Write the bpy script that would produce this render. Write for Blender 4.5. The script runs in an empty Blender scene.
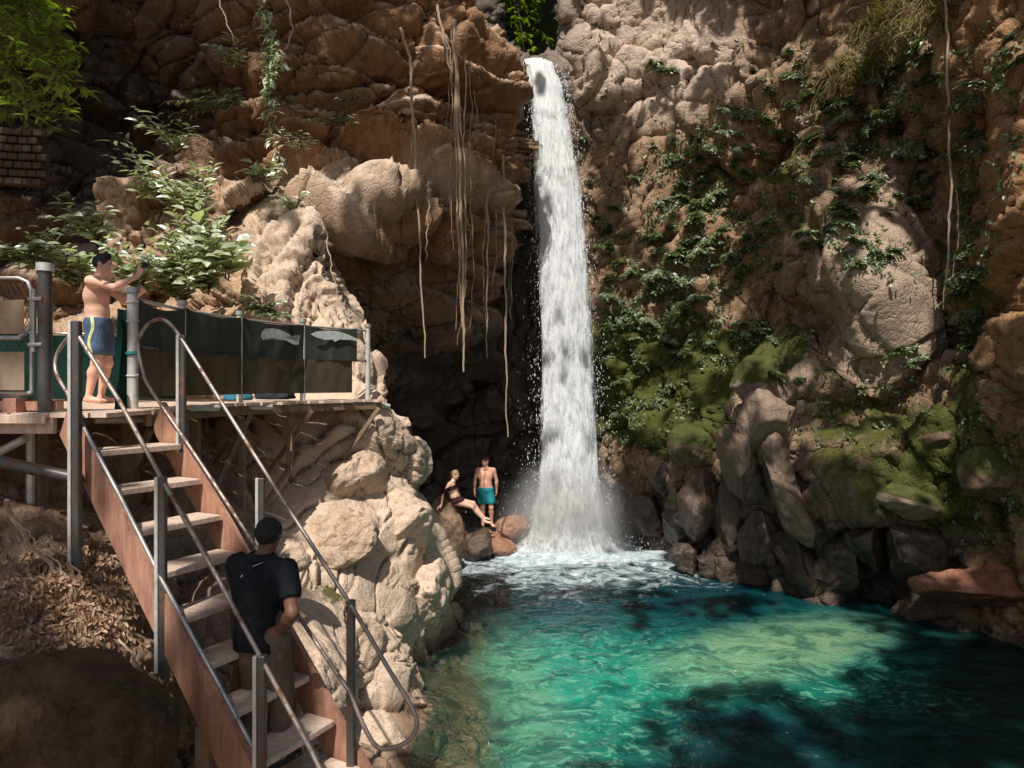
import bpy, math, random
import numpy as np
from mathutils import Vector, Matrix
from mathutils.bvhtree import BVHTree
random.seed(7); RNG = np.random.default_rng(7)
scene = bpy.context.scene
COL = scene.collection
CAMZ = 4.0; F = 700.0
def P(u, v, Y):
    return np.array([(u-512)/F*Y, Y, CAMZ-(v-384)/F*Y])
# ------------------------------------------------------------------ object helpers
def link(o, parent=None):
    COL.objects.link(o)
    if parent is not None: o.parent = parent
    return o
def tag(o, label=None, cat=None, group=None, kind=None):
    if label: o['label'] = label
    if cat: o['category'] = cat
    if group: o['group'] = group
    if kind: o['kind'] = kind
    return o
def empty(name, loc=(0,0,0), label=None, cat=None, group=None):
    o = bpy.data.objects.new(name, None); o.location = tuple(float(c) for c in loc)
    o.empty_display_size = .1
    link(o); return tag(o, label, cat, group)
def mesh_obj(name, verts, faces, mat, parent=None, smooth=False, cols=None, colname='Tint', local=True):
    """verts in WORLD coordinates; a parent at a location gets them shifted to its frame"""
    verts = np.asarray(verts, dtype=np.float64).reshape(-1, 3)
    if parent is not None and local:
        verts = verts - np.array(parent_world(parent))
    me = bpy.data.meshes.new(name)
    if isinstance(faces, np.ndarray):
        n, k = faces.shape
        me.vertices.add(len(verts)); me.vertices.foreach_set('co', verts.astype(np.float32).ravel())
        me.loops.add(n*k); me.loops.foreach_set('vertex_index', faces.astype(np.int32).ravel())
        me.polygons.add(n); me.polygons.foreach_set('loop_start', np.arange(0, n*k, k, dtype=np.int32))
        me.update(calc_edges=True)
    else:
        me.from_pydata([tuple(v) for v in verts], [], [tuple(int(i) for i in f) for f in faces])
    me.validate()
    if smooth: me.polygons.foreach_set('use_smooth', np.ones(len(me.polygons), dtype=bool))
    if cols is not None:
        at = me.color_attributes.new(colname, 'FLOAT_COLOR', 'POINT')
        at.data.foreach_set('color', np.asarray(cols, dtype=np.float32).ravel())
    if mat: me.materials.append(mat)
    o = bpy.data.objects.new(name, me)
    return link(o, parent)
def parent_world(p):
    loc = np.zeros(3)
    while p is not None:
        loc = loc + np.array(p.location); p = p.parent
    return loc
def copy_tree(o, parent=None):
    c = o.copy(); COL.objects.link(c)
    if parent is not None: c.parent = parent
    for ch in o.children: copy_tree(ch, c)
    return c
class MB:
    """mesh builder collecting primitives"""
    def __init__(s): s.v = []; s.f = []; s.n = 0
    def add(s, v, f):
        v = np.asarray(v, float); s.v.append(v)
        s.f += [tuple(i+s.n for i in q) for q in f]; s.n += len(v)
    def prism8(s, a):  # 8 corners bottom 4 then top 4
        s.add(a, [(3,2,1,0),(4,5,6,7),(0,1,5,4),(1,2,6,5),(2,3,7,6),(3,0,4,7)])
    def box(s, c, size, rz=0, axes=None, bev=0.0):
        c = np.array(c, float); hx, hy, hz = [q/2 for q in size]
        if axes is None:
            ax = np.array([math.cos(rz), math.sin(rz), 0]); ay = np.array([-math.sin(rz), math.cos(rz), 0]); az = np.array([0,0,1.])
        else: ax, ay, az = [np.array(q, float)/np.linalg.norm(q) for q in axes]
        if bev <= 0:
            s.prism8([c+sx*hx*ax+sy*hy*ay+sz*hz*az for sz in (-1,1) for sx,sy in ((-1,-1),(1,-1),(1,1),(-1,1))]); return
        b = min(bev, hx*.45, hy*.45, hz*.45)
        ring = lambda ex, ey, z: [c+x*ax+y*ay+z*az for x,y in ((-hx+ex,-hy),(hx-ex,-hy),(hx,-hy+ey),(hx,hy-ey),(hx-ex,hy),(-hx+ex,hy),(-hx,hy-ey),(-hx,-hy+ey))]
        def inner(z): return [c+x*ax+y*ay+z*az for x,y in ((-hx+b,-hy+b),(hx-b,-hy+b),(hx-b,-hy+b),(hx-b,hy-b),(hx-b,hy-b),(-hx+b,hy-b),(-hx+b,hy-b),(-hx+b,-hy+b))]
        vs = ring(b,b,-hz+b)+ring(b,b,hz-b)
        bot = [c+x*ax+y*ay-hz*az for x,y in ((-hx+b,-hy+b),(hx-b,-hy+b),(hx-b,hy-b),(-hx+b,hy-b))]
        top = [c+x*ax+y*ay+hz*az for x,y in ((-hx+b,-hy+b),(hx-b,-hy+b),(hx-b,hy-b),(-hx+b,hy-b))]
        fs = [(i,(i+1)%8,8+(i+1)%8,8+i) for i in range(8)]
        fs += [(19,18,17,16),(20,21,22,23)]
        fs += [(1,0,16,17),(3,2,17,18),(5,4,18,19),(7,6,19,16),(2,1,17),(4,3,18),(6,5,19),(0,7,16)]
        fs += [(8,9,21,20),(10,11,22,21),(12,13,23,22),(14,15,20,23),(9,10,21),(11,12,22),(13,14,23),(15,8,20)]
        s.add(vs+bot+top, fs)
    def beam(s, a, b, w, h, up=(0,0,1), bev=.004):
        a = np.array(a, float); b = np.array(b, float); d = b-a; L = np.linalg.norm(d); d = d/L
        side = np.cross(d, up); side = side/np.linalg.norm(side); u2 = np.cross(side, d)
        s.box((a+b)/2, (L, w, h), axes=(d, side, u2), bev=bev)
    def tube(s, pts, r, n=8, closed_ends=True, r_end=None):
        pts = [np.array(p, float) for p in pts]; m = len(pts)
        rs = r if hasattr(r, '__len__') else np.linspace(r, r if r_end is None else r_end, m)
        t0 = pts[1]-pts[0]; ref = np.array([0,0,1.]) if abs(t0[2]) < .9*np.linalg.norm(t0) else np.array([1.,0,0])
        nx = np.cross(t0, ref); nx /= np.linalg.norm(nx); V = []
        for i, p in enumerate(pts):
            t = pts[min(i+1,m-1)]-pts[max(i-1,0)]; t = t/(np.linalg.norm(t)+1e-12)
            nx = nx-t*np.dot(nx,t); nx /= np.linalg.norm(nx)+1e-12; ny = np.cross(t, nx)
            for k in range(n):
                a = 2*math.pi*k/n; V.append(p+rs[i]*(math.cos(a)*nx+math.sin(a)*ny))
        Fc = [(i*n+k, i*n+(k+1)%n, (i+1)*n+(k+1)%n, (i+1)*n+k) for i in range(m-1) for k in range(n)]
        if closed_ends: Fc += [tuple(range(n))[::-1], tuple((m-1)*n+k for k in range(n))]
        s.add(V, Fc)
    def build(s, name, mat, parent=None, smooth=False):
        o = mesh_obj(name, np.concatenate(s.v), s.f, mat, parent, smooth)
        if smooth:
            try:
                o.data.set_sharp_from_angle(angle=math.radians(40))
            except Exception: pass
        return o
def spline(pts, n):
    """Catmull-Rom through pts, n samples"""
    p = [np.array(q, float) for q in pts]; p = [2*p[0]-p[1]]+p+[2*p[-1]-p[-2]]
    out = []; m = len(p)-3
    for t in np.linspace(0, m-1e-6, n):
        i = int(t); f = t-i; a,b,c,d = p[i:i+4]
        out.append(.5*((2*b)+(-a+c)*f+(2*a-5*b+4*c-d)*f*f+(-a+3*b-3*c+d)*f**3))
    return out
# ------------------------------------------------------------------ numpy noise
def _hash(ix, iy, iz, seed):
    h = (ix.astype(np.int64)*374761393 + iy.astype(np.int64)*668265263 + iz.astype(np.int64)*2147483647 + seed*974711) & 0xffffffff
    h = ((h ^ (h >> 13))*1274126177) & 0xffffffff
    h = ((h ^ (h >> 16))*2246822519) & 0xffffffff
    return (h ^ (h >> 15)) & 0xffffffff
def vnoise(p, seed=0):
    """gradient noise, about -1..1"""
    i = np.floor(p).astype(np.int64); f = p-i; w = f*f*f*(f*(f*6-15)+10); r = np.zeros(len(p))
    for dx in (0,1):
        wx = w[:,0] if dx else 1-w[:,0]
        for dy in (0,1):
            wy = w[:,1] if dy else 1-w[:,1]
            for dz in (0,1):
                wz = w[:,2] if dz else 1-w[:,2]
                h = _hash(i[:,0]+dx, i[:,1]+dy, i[:,2]+dz, seed)
                gx = (h & 1023)/511.5-1; gy = ((h >> 10) & 1023)/511.5-1; gz = ((h >> 20) & 1023)/511.5-1
                r += wx*wy*wz*(gx*(f[:,0]-dx)+gy*(f[:,1]-dy)+gz*(f[:,2]-dz))
    return r*1.3
def fbm(p, oct=4, seed=0, gain=.5, ridged=False):
    a = 1.; s = 0.; q = np.array(p, float); tot = 0
    for o in range(oct):
        n = vnoise(q, seed+o*17)
        if ridged: n = 1-2*np.abs(n)
        s = s+a*n; tot += a; a *= gain; q = q*2.03+11.7
    return s/tot
def worley(p, seed=0):
    """returns F1, F2, per-cell randoms (n,3), offset from the cell point"""
    i = np.floor(p).astype(np.int64); n = len(p)
    f1 = np.full(n, 9.); f2 = np.full(n, 9.); rnd = np.zeros((n,3)); off = np.zeros((n,3))
    for dx in (-1,0,1):
        for dy in (-1,0,1):
            for dz in (-1,0,1):
                cx, cy, cz = i[:,0]+dx, i[:,1]+dy, i[:,2]+dz
                h = _hash(cx, cy, cz, seed)
                q = np.stack([cx+.12+.76*(h & 1023)/1023., cy+.12+.76*((h >> 10) & 1023)/1023., cz+.12+.76*((h >> 20) & 1023)/1023.], 1)
                d = p-q; dd = np.sqrt((d*d).sum(1)); m = dd < f1
                f2 = np.where(m, f1, np.minimum(f2, dd)); f1 = np.where(m, dd, f1)
                if m.any():
                    hm = _hash(cx[m], cy[m], cz[m], seed+5)
                    rnd[m] = np.stack([(hm & 1023)/1023., ((hm >> 10) & 1023)/1023., ((hm >> 20) & 1023)/1023.], 1)
                    off[m] = d[m]
    return f1, f2, rnd, off
def smooth(x, a, b):
    t = np.clip((x-a)/(b-a), 0, 1); return t*t*(3-2*t)
def rbf(pts, vals, q, c=.4):
    pts = np.asarray(pts, float); vals = np.asarray(vals, float); n = len(pts)
    K = np.sqrt(((pts[:,None]-pts[None])**2).sum(2)+c*c)
    A = np.zeros((n+3,n+3)); A[:n,:n] = K+np.eye(n)*1e-3; A[:n,n] = 1; A[n,:n] = 1; A[:n,n+1:] = pts; A[n+1:,:n] = pts.T
    w = np.linalg.solve(A, np.concatenate([vals, [0,0,0]])); out = np.full(len(q), w[n])+q@w[n+1:]
    for k in range(n): out += w[k]*np.sqrt(((q-pts[k])**2).sum(1)+c*c)
    return out
def grid_faces(nu, nv, keep=None):
    idx = np.arange(nu*nv).reshape(nv, nu)
    fc = np.stack([idx[:-1,:-1], idx[:-1,1:], idx[1:,1:], idx[1:,:-1]], -1).reshape(-1, 4)
    if keep is not None: fc = fc[keep[fc].all(1)]
    return fc
def grid_normals(V, nu, nv):
    G = V.reshape(nv, nu, 3); du = np.gradient(G, axis=1); dv = np.gradient(G, axis=0)
    n = np.cross(du, dv); n /= np.linalg.norm(n, axis=2, keepdims=True)+1e-9
    return n.reshape(-1, 3)
def poly_inside_dist(q, poly):
    poly = np.asarray(poly, float); n = len(poly); ins = np.zeros(len(q), bool); d = np.full(len(q), 1e9)
    for k in range(n):
        a = poly[k]; b = poly[(k+1)%n]
        c = ((a[1] > q[:,1]) != (b[1] > q[:,1])) & (q[:,0] < (b[0]-a[0])*(q[:,1]-a[1])/(b[1]-a[1]+1e-12)+a[0])
        ins ^= c
        ab = b-a; t = np.clip(((q-a)@ab)/(ab@ab), 0, 1); dd = np.linalg.norm(q-a-t[:,None]*ab, axis=1); d = np.minimum(d, dd)
    return ins, d
def compact(V, fc, cols=None):
    used = np.unique(fc); m = -np.ones(len(V), int); m[used] = np.arange(len(used))
    return V[used], m[fc], (cols[used] if cols is not None else None)
# ------------------------------------------------------------------ implicit surfaces
def surface_nets(f, lo, hi, h):
    lo = np.array(lo, float); n = np.ceil((np.array(hi)-lo)/h).astype(int)+1
    ax = [lo[k]+h*np.arange(n[k]) for k in range(3)]
    G = np.stack(np.meshgrid(*ax, indexing='ij'), -1)
    D = f(G.reshape(-1,3)).reshape(n)
    S = D < 0; c = n-1
    acc = np.zeros(tuple(c)+(3,)); cnt = np.zeros(tuple(c))
    base = np.stack(np.meshgrid(*[np.arange(k) for k in c], indexing='ij'), -1).astype(float)
    corners = [(i,j,k) for i in (0,1) for j in (0,1) for k in (0,1)]
    sl = lambda o: tuple(slice(o[k], o[k]+c[k]) for k in range(3))
    for a in corners:
        for k in range(3):
            if a[k] == 0:
                b = list(a); b[k] = 1; da = D[sl(a)]; db = D[sl(b)]; m = S[sl(a)] != S[sl(b)]
                t = np.where(m, da/(da-db+1e-12), 0)
                pos = base+np.array(a, float); pos[...,k] += t
                acc += np.where(m[...,None], pos, 0); cnt += m
    act = cnt > 0; ids = -np.ones(tuple(c), int); ids[act] = np.arange(act.sum())
    V = lo+h*(acc[act]/cnt[act][:,None]); Fc = []
    for k in range(3):
        o1, o2 = [(1,2),(2,0),(0,1)][k]
        a = S[tuple(slice(0, c[q]) if q == k else slice(1, c[q]) for q in range(3))]
        b = S[tuple(slice(1, c[q]+1) if q == k else slice(1, c[q]) for q in range(3))]
        m = np.argwhere(a != b)
        if not len(m): continue
        g = m.copy(); g[:,o1] += 1; g[:,o2] += 1
        def cell(d1, d2):
            t = g.copy(); t[:,o1] -= d1; t[:,o2] -= d2; return ids[t[:,0], t[:,1], t[:,2]]
        q = np.stack([cell(1,1), cell(0,1), cell(0,0), cell(1,0)], 1)
        ia = a[m[:,0], m[:,1], m[:,2]]; q[~ia] = q[~ia][:, ::-1]; Fc.append(q)
    Fc = np.concatenate(Fc); Fc = Fc[(Fc >= 0).all(1)]
    return V, Fc
def cone_sdf(p, a, b, ra, rb):
    a = np.asarray(a, float); b = np.asarray(b, float); ba = b-a; L2 = ba@ba
    t = np.clip(((p-a)@ba)/L2, 0, 1)
    return np.linalg.norm(p-a-t[:,None]*ba, axis=1)-(ra+(rb-ra)*t)
def ell_sdf(p, c, r, R=None):
    q = p-np.asarray(c, float)
    if R is not None: q = q@R
    r = np.asarray(r, float); k = np.linalg.norm(q/r, axis=1); k2 = np.linalg.norm(q/(r*r), axis=1)
    return k*(k-1)/(k2+1e-9)
def smin(a, b, k):
    h = np.maximum(k-np.abs(a-b), 0)/k; return np.minimum(a, b)-h*h*k*.25
SUN = np.array([-.15,-.55,.81]); SUN = SUN/np.linalg.norm(SUN); SUNS = 5.0; SKYS = .085
# ------------------------------------------------------------------ materials
class NT:
    def __init__(s, name):
        s.m = bpy.data.materials.new(name); s.m.use_nodes = True; s.t = s.m.node_tree; s.t.nodes.clear()
        s.out = s.t.nodes.new('ShaderNodeOutputMaterial')
    def n(s, typ, **kw):
        nd = s.t.nodes.new(typ)
        for k, v in kw.items():
            if k in ('operation','blend_type','data_type','feature','attribute_name','noise_dimensions','interpolation','distance','wave_type','bands_direction','normalize'): setattr(nd, k, v)
        return nd
    def set(s, nd, **kw):
        for k, v in kw.items():
            k = k.replace('_', ' ')
            i = nd.inputs[k]
            if hasattr(v, 'is_output') or isinstance(v, bpy.types.NodeSocket): s.t.links.new(v, i)
            else: i.default_value = v
        return nd
    def coord(s, obj=True): return s.n('ShaderNodeTexCoord').outputs['Object'] if obj else s.n('ShaderNodeNewGeometry').outputs['Position']
    def noise(s, vec, scale, detail=4, rough=.55, dist=0.):
        nd = s.n('ShaderNodeTexNoise'); s.set(nd, Vector=vec, Scale=scale, Detail=detail, Roughness=rough, Distortion=dist); return nd.outputs['Fac']
    def vor(s, vec, scale, feature='F1', out='Distance'):
        nd = s.n('ShaderNodeTexVoronoi', feature=feature); s.set(nd, Vector=vec, Scale=scale); return nd.outputs[out]
    def ramp(s, fac, stops):
        nd = s.n('ShaderNodeValToRGB'); s.t.links.new(fac, nd.inputs[0]); e = nd.color_ramp.elements
        while len(e) < len(stops): e.new(.5)
        for k, (p, c) in enumerate(stops):
            e[k].position = p; e[k].color = (c if len(c) == 4 else (*c, 1)) if hasattr(c, '__len__') else (c,c,c,1)
        return nd.outputs['Color']
    def mix(s, fac, a, b, mode='MIX'):
        nd = s.n('ShaderNodeMix', data_type='RGBA', blend_type=mode)
        for k, v in ((0, fac), (6, a), (7, b)):
            if isinstance(v, bpy.types.NodeSocket): s.t.links.new(v, nd.inputs[k])
            else: nd.inputs[k].default_value = v if not hasattr(v, '__len__') else ((*v, 1) if len(v) == 3 else v)
        return nd.outputs[2]
    def math(s, op, a, b=None, clamp=False):
        nd = s.n('ShaderNodeMath', operation=op); nd.use_clamp = clamp
        for k, v in ((0, a), (1, b)):
            if v is None: continue
            if isinstance(v, bpy.types.NodeSocket): s.t.links.new(v, nd.inputs[k])
            else: nd.inputs[k].default_value = v
        return nd.outputs[0]
    def scale(s, vec, sc):
        nd = s.n('ShaderNodeVectorMath', operation='MULTIPLY'); s.t.links.new(vec, nd.inputs[0]); nd.inputs[1].default_value = sc; return nd.outputs[0]
    def attr(s, name):
        return s.n('ShaderNodeAttribute', attribute_name=name)
    def sep(s, col):
        nd = s.n('ShaderNodeSeparateColor'); s.t.links.new(col, nd.inputs[0]); return nd.outputs
    def bump(s, h, strength=.5, dist=.02, normal=None):
        nd = s.n('ShaderNodeBump'); s.set(nd, Height=h, Strength=strength, Distance=dist)
        if normal is not None: s.t.links.new(normal, nd.inputs['Normal'])
        return nd.outputs[0]
    def bsdf(s, **kw):
        nd = s.n('ShaderNodeBsdfPrincipled')
        for k, v in kw.items():
            k = k.replace('_', ' ')
            if isinstance(v, bpy.types.NodeSocket): s.t.links.new(v, nd.inputs[k])
            else: nd.inputs[k].default_value = ((*v, 1) if hasattr(v, '__len__') and len(v) == 3 and 'Color' in k else v)
        return nd.outputs[0]
    def done(s, surf, vol=None):
        if surf is not None: s.t.links.new(surf, s.out.inputs['Surface'])
        if vol is not None: s.t.links.new(vol, s.out.inputs['Volume'])
        return s.m
def rock_mat(name, c_dark, c_mid, c_light, moss=(.055,.062,.017), wetcol=(.02,.018,.017), orange=(.33,.15,.06), bump=.6, pale=(.42,.36,.29), cracks=.4):
    """colour attribute Tint: R moss, G wet and painted shade, B orange, A pale wash"""
    t = NT(name); p = t.coord(False); at = t.attr('Tint'); rgb = t.sep(at.outputs['Color'])
    warp = t.n('ShaderNodeVectorMath', operation='ADD'); nz = t.n('ShaderNodeTexNoise'); t.set(nz, Vector=p, Scale=1.3, Detail=3)
    t.t.links.new(p, warp.inputs[0]); sc = t.scale(nz.outputs['Color'], (.7,.7,.7)); t.t.links.new(sc, warp.inputs[1]); wp = warp.outputs[0]
    n1 = t.noise(wp, 1.1, 6, .62); n2 = t.noise(wp, 7., 8, .65); n3 = t.noise(p, 42., 6, .7)
    c = t.ramp(n1, [(.25, c_dark), (.47, c_mid), (.58, tuple(np.array(c_mid)*.72)), (.75, c_light)])
    c2 = t.ramp(n2, [(.28, tuple(np.array(c_dark)*.6)), (.5, c_mid), (.72, c_light)])
    c = t.mix(.5, c, c2)
    # mineral streaks running down the face
    st = t.noise(t.scale(p, (2.6,2.6,.28)), 2.2, 5, .7); stm = t.ramp(st, [(.45, 0.), (.65, .55)])
    c = t.mix(stm, c, tuple(np.array(c_dark)*.55))
    c = t.mix(t.math('MULTIPLY', rgb[2], t.ramp(n2, [(.3, .45), (.6, 1.)])), c, t.mix(n3, orange, tuple(np.array(orange)*1.5)))
    c = t.mix(t.math('MULTIPLY', at.outputs['Alpha'], t.ramp(n2, [(.2, .6), (.5, 1.)])), c, t.mix(n2, tuple(np.array(pale)*.72), pale))
    # darker in the hollows, lighter on the edges
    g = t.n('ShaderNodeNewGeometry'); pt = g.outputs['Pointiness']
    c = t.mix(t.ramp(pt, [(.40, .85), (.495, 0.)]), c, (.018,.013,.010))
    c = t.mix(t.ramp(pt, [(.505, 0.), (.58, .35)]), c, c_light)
    fine = t.ramp(n3, [(.3, .72), (.65, 1.2)]); c = t.mix(1., c, fine, 'MULTIPLY')
    # fractures
    fr = t.n('ShaderNodeTexVoronoi', feature='DISTANCE_TO_EDGE'); t.set(fr, Vector=t.scale(wp, (1,1,1.5)), Scale=1.5); fl = fr.outputs['Distance']
    c = t.mix(t.math('MULTIPLY', t.ramp(fl, [(.0, cracks), (.022, 0.)]), t.ramp(n1, [(.42,0.),(.55,1.)])), c, (.02,.014,.010))
    # wet, and shade painted through the same channel
    c = t.mix(t.math('MULTIPLY', rgb[1], .8), c, t.mix(t.ramp(n1, [(.4,0.),(.65,1.)]), wetcol, tuple(np.array(wetcol)*2.2+np.array((.012,.004,0)))))
    # moss: noise broken
    mn = t.noise(wp, 3.2, 7, .7); mm = t.math('ADD', t.math('MULTIPLY', rgb[0], 1.9), t.math('SUBTRACT', t.math('MULTIPLY', t.math('ADD', t.math('MULTIPLY', mn, .6), t.math('MULTIPLY', n3, .5)), 2.2), 2.05))
    mk = t.ramp(mm, [(.0, 0.), (.22, 1.)])
    mosc = t.mix(t.ramp(n3, [(.3,0.),(.7,1.)]), tuple(np.array(moss)*.45), tuple(np.array(moss)*1.6)); mosc = t.mix(t.ramp(n2, [(.4,0.),(.7,.7)]), mosc, (.13,.12,.035))
    c = t.mix(mk, c, mosc)
    h = t.math('ADD', t.math('MULTIPLY', t.noise(wp, 9., 10, .68), 1.), t.math('MULTIPLY', t.noise(p, 60., 6, .7), .35))
    h = t.math('ADD', h, t.math('MULTIPLY', t.math('MINIMUM', fl, .03), 17.*cracks)); h = t.math('ADD', h, t.math('MULTIPLY', t.math('MINIMUM', t.vor(wp, 5.5, 'DISTANCE_TO_EDGE'), .10), 2.2))
    b = t.bump(h, bump, .06)
    ro = t.math('SUBTRACT', .88, t.math('MULTIPLY', rgb[1], .52)); ro = t.math('ADD', ro, t.math('MULTIPLY', mk, .3), True)
    return t.done(t.bsdf(Base_Color=c, Roughness=ro, Normal=b, Specular_IOR_Level=t.math('ADD', .25, t.math('MULTIPLY', rgb[1], .3))))
def leaf_mat(name, a, b, rough=.38, trans=.35, spec=.5):
    t = NT(name); at = t.sep(t.attr('Tint').outputs['Color'])
    c = t.mix(at[0], a, b); c = t.mix(t.math('MULTIPLY', at[1], .5), c, (.25,.22,.06))
    g = t.bsdf(Base_Color=c, Roughness=rough, Specular_IOR_Level=spec)
    tr = t.n('ShaderNodeBsdfTranslucent'); t.t.links.new(t.mix(1., c, (1.5,1.7,.6), 'MULTIPLY'), tr.inputs['Color'])
    mx = t.n('ShaderNodeMixShader'); mx.inputs[0].default_value = trans; t.t.links.new(g, mx.inputs[1]); t.t.links.new(tr.outputs[0], mx.inputs[2])
    return t.done(mx.outputs[0])
def wood_mat(name, c1, c2, axis=(1,1,14), sc=6., rough=.75):
    t = NT(name); p = t.coord(False); v = t.scale(p, axis)
    n = t.noise(v, sc, 7, .65); n2 = t.noise(p, 2.5, 4)
    c = t.mix(t.ramp(n, [(.3,0.),(.7,1.)]), c1, c2); c = t.mix(t.ramp(n2, [(.45,0.),(.72,.35)]), c, tuple(np.array(c1)*.6))
    sp = t.ramp(t.noise(p, 38., 4, .7), [(.55,0.),(.72,.5)]); c = t.mix(sp, c, tuple(np.array(c1)*.35))
    return t.done(t.bsdf(Base_Color=c, Roughness=rough, Normal=t.bump(n, .35, .01)))
def metal_mat(name, c, rough=.4, rust=.25, metallic=.7):
    t = NT(name); p = t.coord(False); n = t.noise(p, 14., 6, .7); n2 = t.noise(p, 3., 4)
    col = t.mix(t.ramp(n, [(.35,.0),(.75,1.)]), c, tuple(np.array(c)*.6))
    m = t.ramp(t.math('ADD', t.math('MULTIPLY', n, .6), t.math('MULTIPLY', n2, .4)), [(.62-rust*.35, 0.), (.68-rust*.3, 1.)])
    col = t.mix(m, col, (.17,.075,.035)); 
    return t.done(t.bsdf(Base_Color=col, Metallic=t.math('SUBTRACT', metallic, t.math('MULTIPLY', m, metallic*.9)), Roughness=t.math('ADD', rough, t.math('MULTIPLY', m, .4)), Normal=t.bump(n, .2, .004)))
def simple_mat(name, c, rough=.7, var=.25, sc=12., metallic=0., bump=.15, sheen=0., sub=0., spec=.5, obj=False):
    t = NT(name); p = t.coord(obj); n = t.noise(p, sc, 5, .6)
    col = t.mix(t.ramp(n, [(.3,0.),(.7,1.)]), tuple(np.array(c)*(1-var)), tuple(np.minimum(np.array(c)*(1+var),.95)))
    kw = dict(Base_Color=col, Roughness=rough, Metallic=metallic, Normal=t.bump(n, bump, .01), Specular_IOR_Level=spec)
    if sub: kw.update(Subsurface_Weight=sub, Subsurface_Radius=(.02,.008,.004))
    if sheen: kw.update(Sheen_Weight=sheen)
    return t.done(t.bsdf(**kw))
def fabric_mat(name, c, fold=.5, sc=9., rough=.85, trans=0.):
    t = NT(name); p = t.coord(False); n = t.noise(t.scale(p, (1,1,.45)), sc, 3, .5, 1.2); w = t.noise(p, 240., 2, .5)
    col = t.mix(t.ramp(n, [(.3,0.),(.7,1.)]), tuple(np.array(c)*.75), tuple(np.array(c)*1.25))
    h = t.math('ADD', n, t.math('MULTIPLY', w, .1)); b = t.bsdf(Base_Color=col, Roughness=rough, Normal=t.bump(h, fold, .03), Specular_IOR_Level=.25)
    if trans:
        tr = t.n('ShaderNodeBsdfTranslucent'); t.t.links.new(t.mix(1., col, (1.3,1.15,.8), 'MULTIPLY'), tr.inputs['Color'])
        mx = t.n('ShaderNodeMixShader'); mx.inputs[0].default_value = trans; t.t.links.new(b, mx.inputs[1]); t.t.links.new(tr.outputs[0], mx.inputs[2]); b = mx.outputs[0]
    return t.done(b)
M = {}
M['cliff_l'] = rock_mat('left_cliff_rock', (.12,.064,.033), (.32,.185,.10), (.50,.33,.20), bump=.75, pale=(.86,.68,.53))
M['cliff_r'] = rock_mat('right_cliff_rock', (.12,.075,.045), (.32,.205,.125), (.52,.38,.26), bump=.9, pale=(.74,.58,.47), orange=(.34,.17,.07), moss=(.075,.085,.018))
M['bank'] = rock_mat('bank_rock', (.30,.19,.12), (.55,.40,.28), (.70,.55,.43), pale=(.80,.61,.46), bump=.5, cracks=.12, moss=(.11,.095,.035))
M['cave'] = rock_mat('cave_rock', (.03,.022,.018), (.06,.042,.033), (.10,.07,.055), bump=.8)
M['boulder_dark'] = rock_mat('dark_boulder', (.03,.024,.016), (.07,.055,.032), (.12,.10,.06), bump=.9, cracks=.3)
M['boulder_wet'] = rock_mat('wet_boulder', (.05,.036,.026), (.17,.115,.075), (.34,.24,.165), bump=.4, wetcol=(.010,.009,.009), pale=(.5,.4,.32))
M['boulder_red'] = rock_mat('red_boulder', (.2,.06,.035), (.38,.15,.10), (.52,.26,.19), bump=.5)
M['leaf'] = leaf_mat('leaf_green', (.03,.06,.016), (.13,.18,.055), .33, .28, .6)
M['leaf_pale'] = leaf_mat('leaf_pale', (.22,.28,.14), (.66,.69,.56), .28, .25, 1.)
M['leaf_bright'] = leaf_mat('leaf_bright', (.10,.17,.015), (.26,.34,.045), .4, .5)
M['leaf_cool'] = leaf_mat('leaf_cool', (.045,.08,.035), (.24,.30,.17), .36, .2, .6)
M['canopy'] = leaf_mat('canopy_leaf', (.02,.035,.01), (.05,.08,.02), .5, .1)
M['drygrass'] = leaf_mat('dry_grass', (.14,.11,.035), (.34,.29,.12), .7, .3)
M['litter'] = leaf_mat('leaf_litter', (.24,.12,.07), (.55,.38,.27), .7, .1)
M['root'] = wood_mat('hanging_root', (.36,.25,.165), (.55,.42,.30), (6,6,1.), 8.)
M['twig'] = wood_mat('twig_bark', (.09,.055,.03), (.17,.11,.065), (5,5,2.), 6.)
M['stringer'] = wood_mat('stringer_wood', (.33,.14,.085), (.60,.34,.24), (7,7,1.2), 3., .6)
M['tread'] = wood_mat('tread_wood', (.50,.35,.26), (.82,.66,.54), (3,9,3.), 5.)
M['plank'] = wood_mat('deck_plank', (.55,.37,.27), (.88,.70,.57), (4,4,1.), 6.)
M['beam'] = wood_mat('deck_beam', (.19,.12,.07), (.34,.23,.145), (2,2,2.), 6.)
M['steel'] = metal_mat('galvanised_steel', (.55,.54,.52), .42, .1, .55)
M['steel_dark'] = metal_mat('weathered_steel', (.13,.12,.115), .45, .25, .5)
M['rail_rust'] = metal_mat('rusty_rail', (.40,.33,.29), .42, .30, .4)
M['steel_pale'] = simple_mat('pale_steel_paint', (.62,.6,.56), .45, .2, 16., .25)
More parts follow.
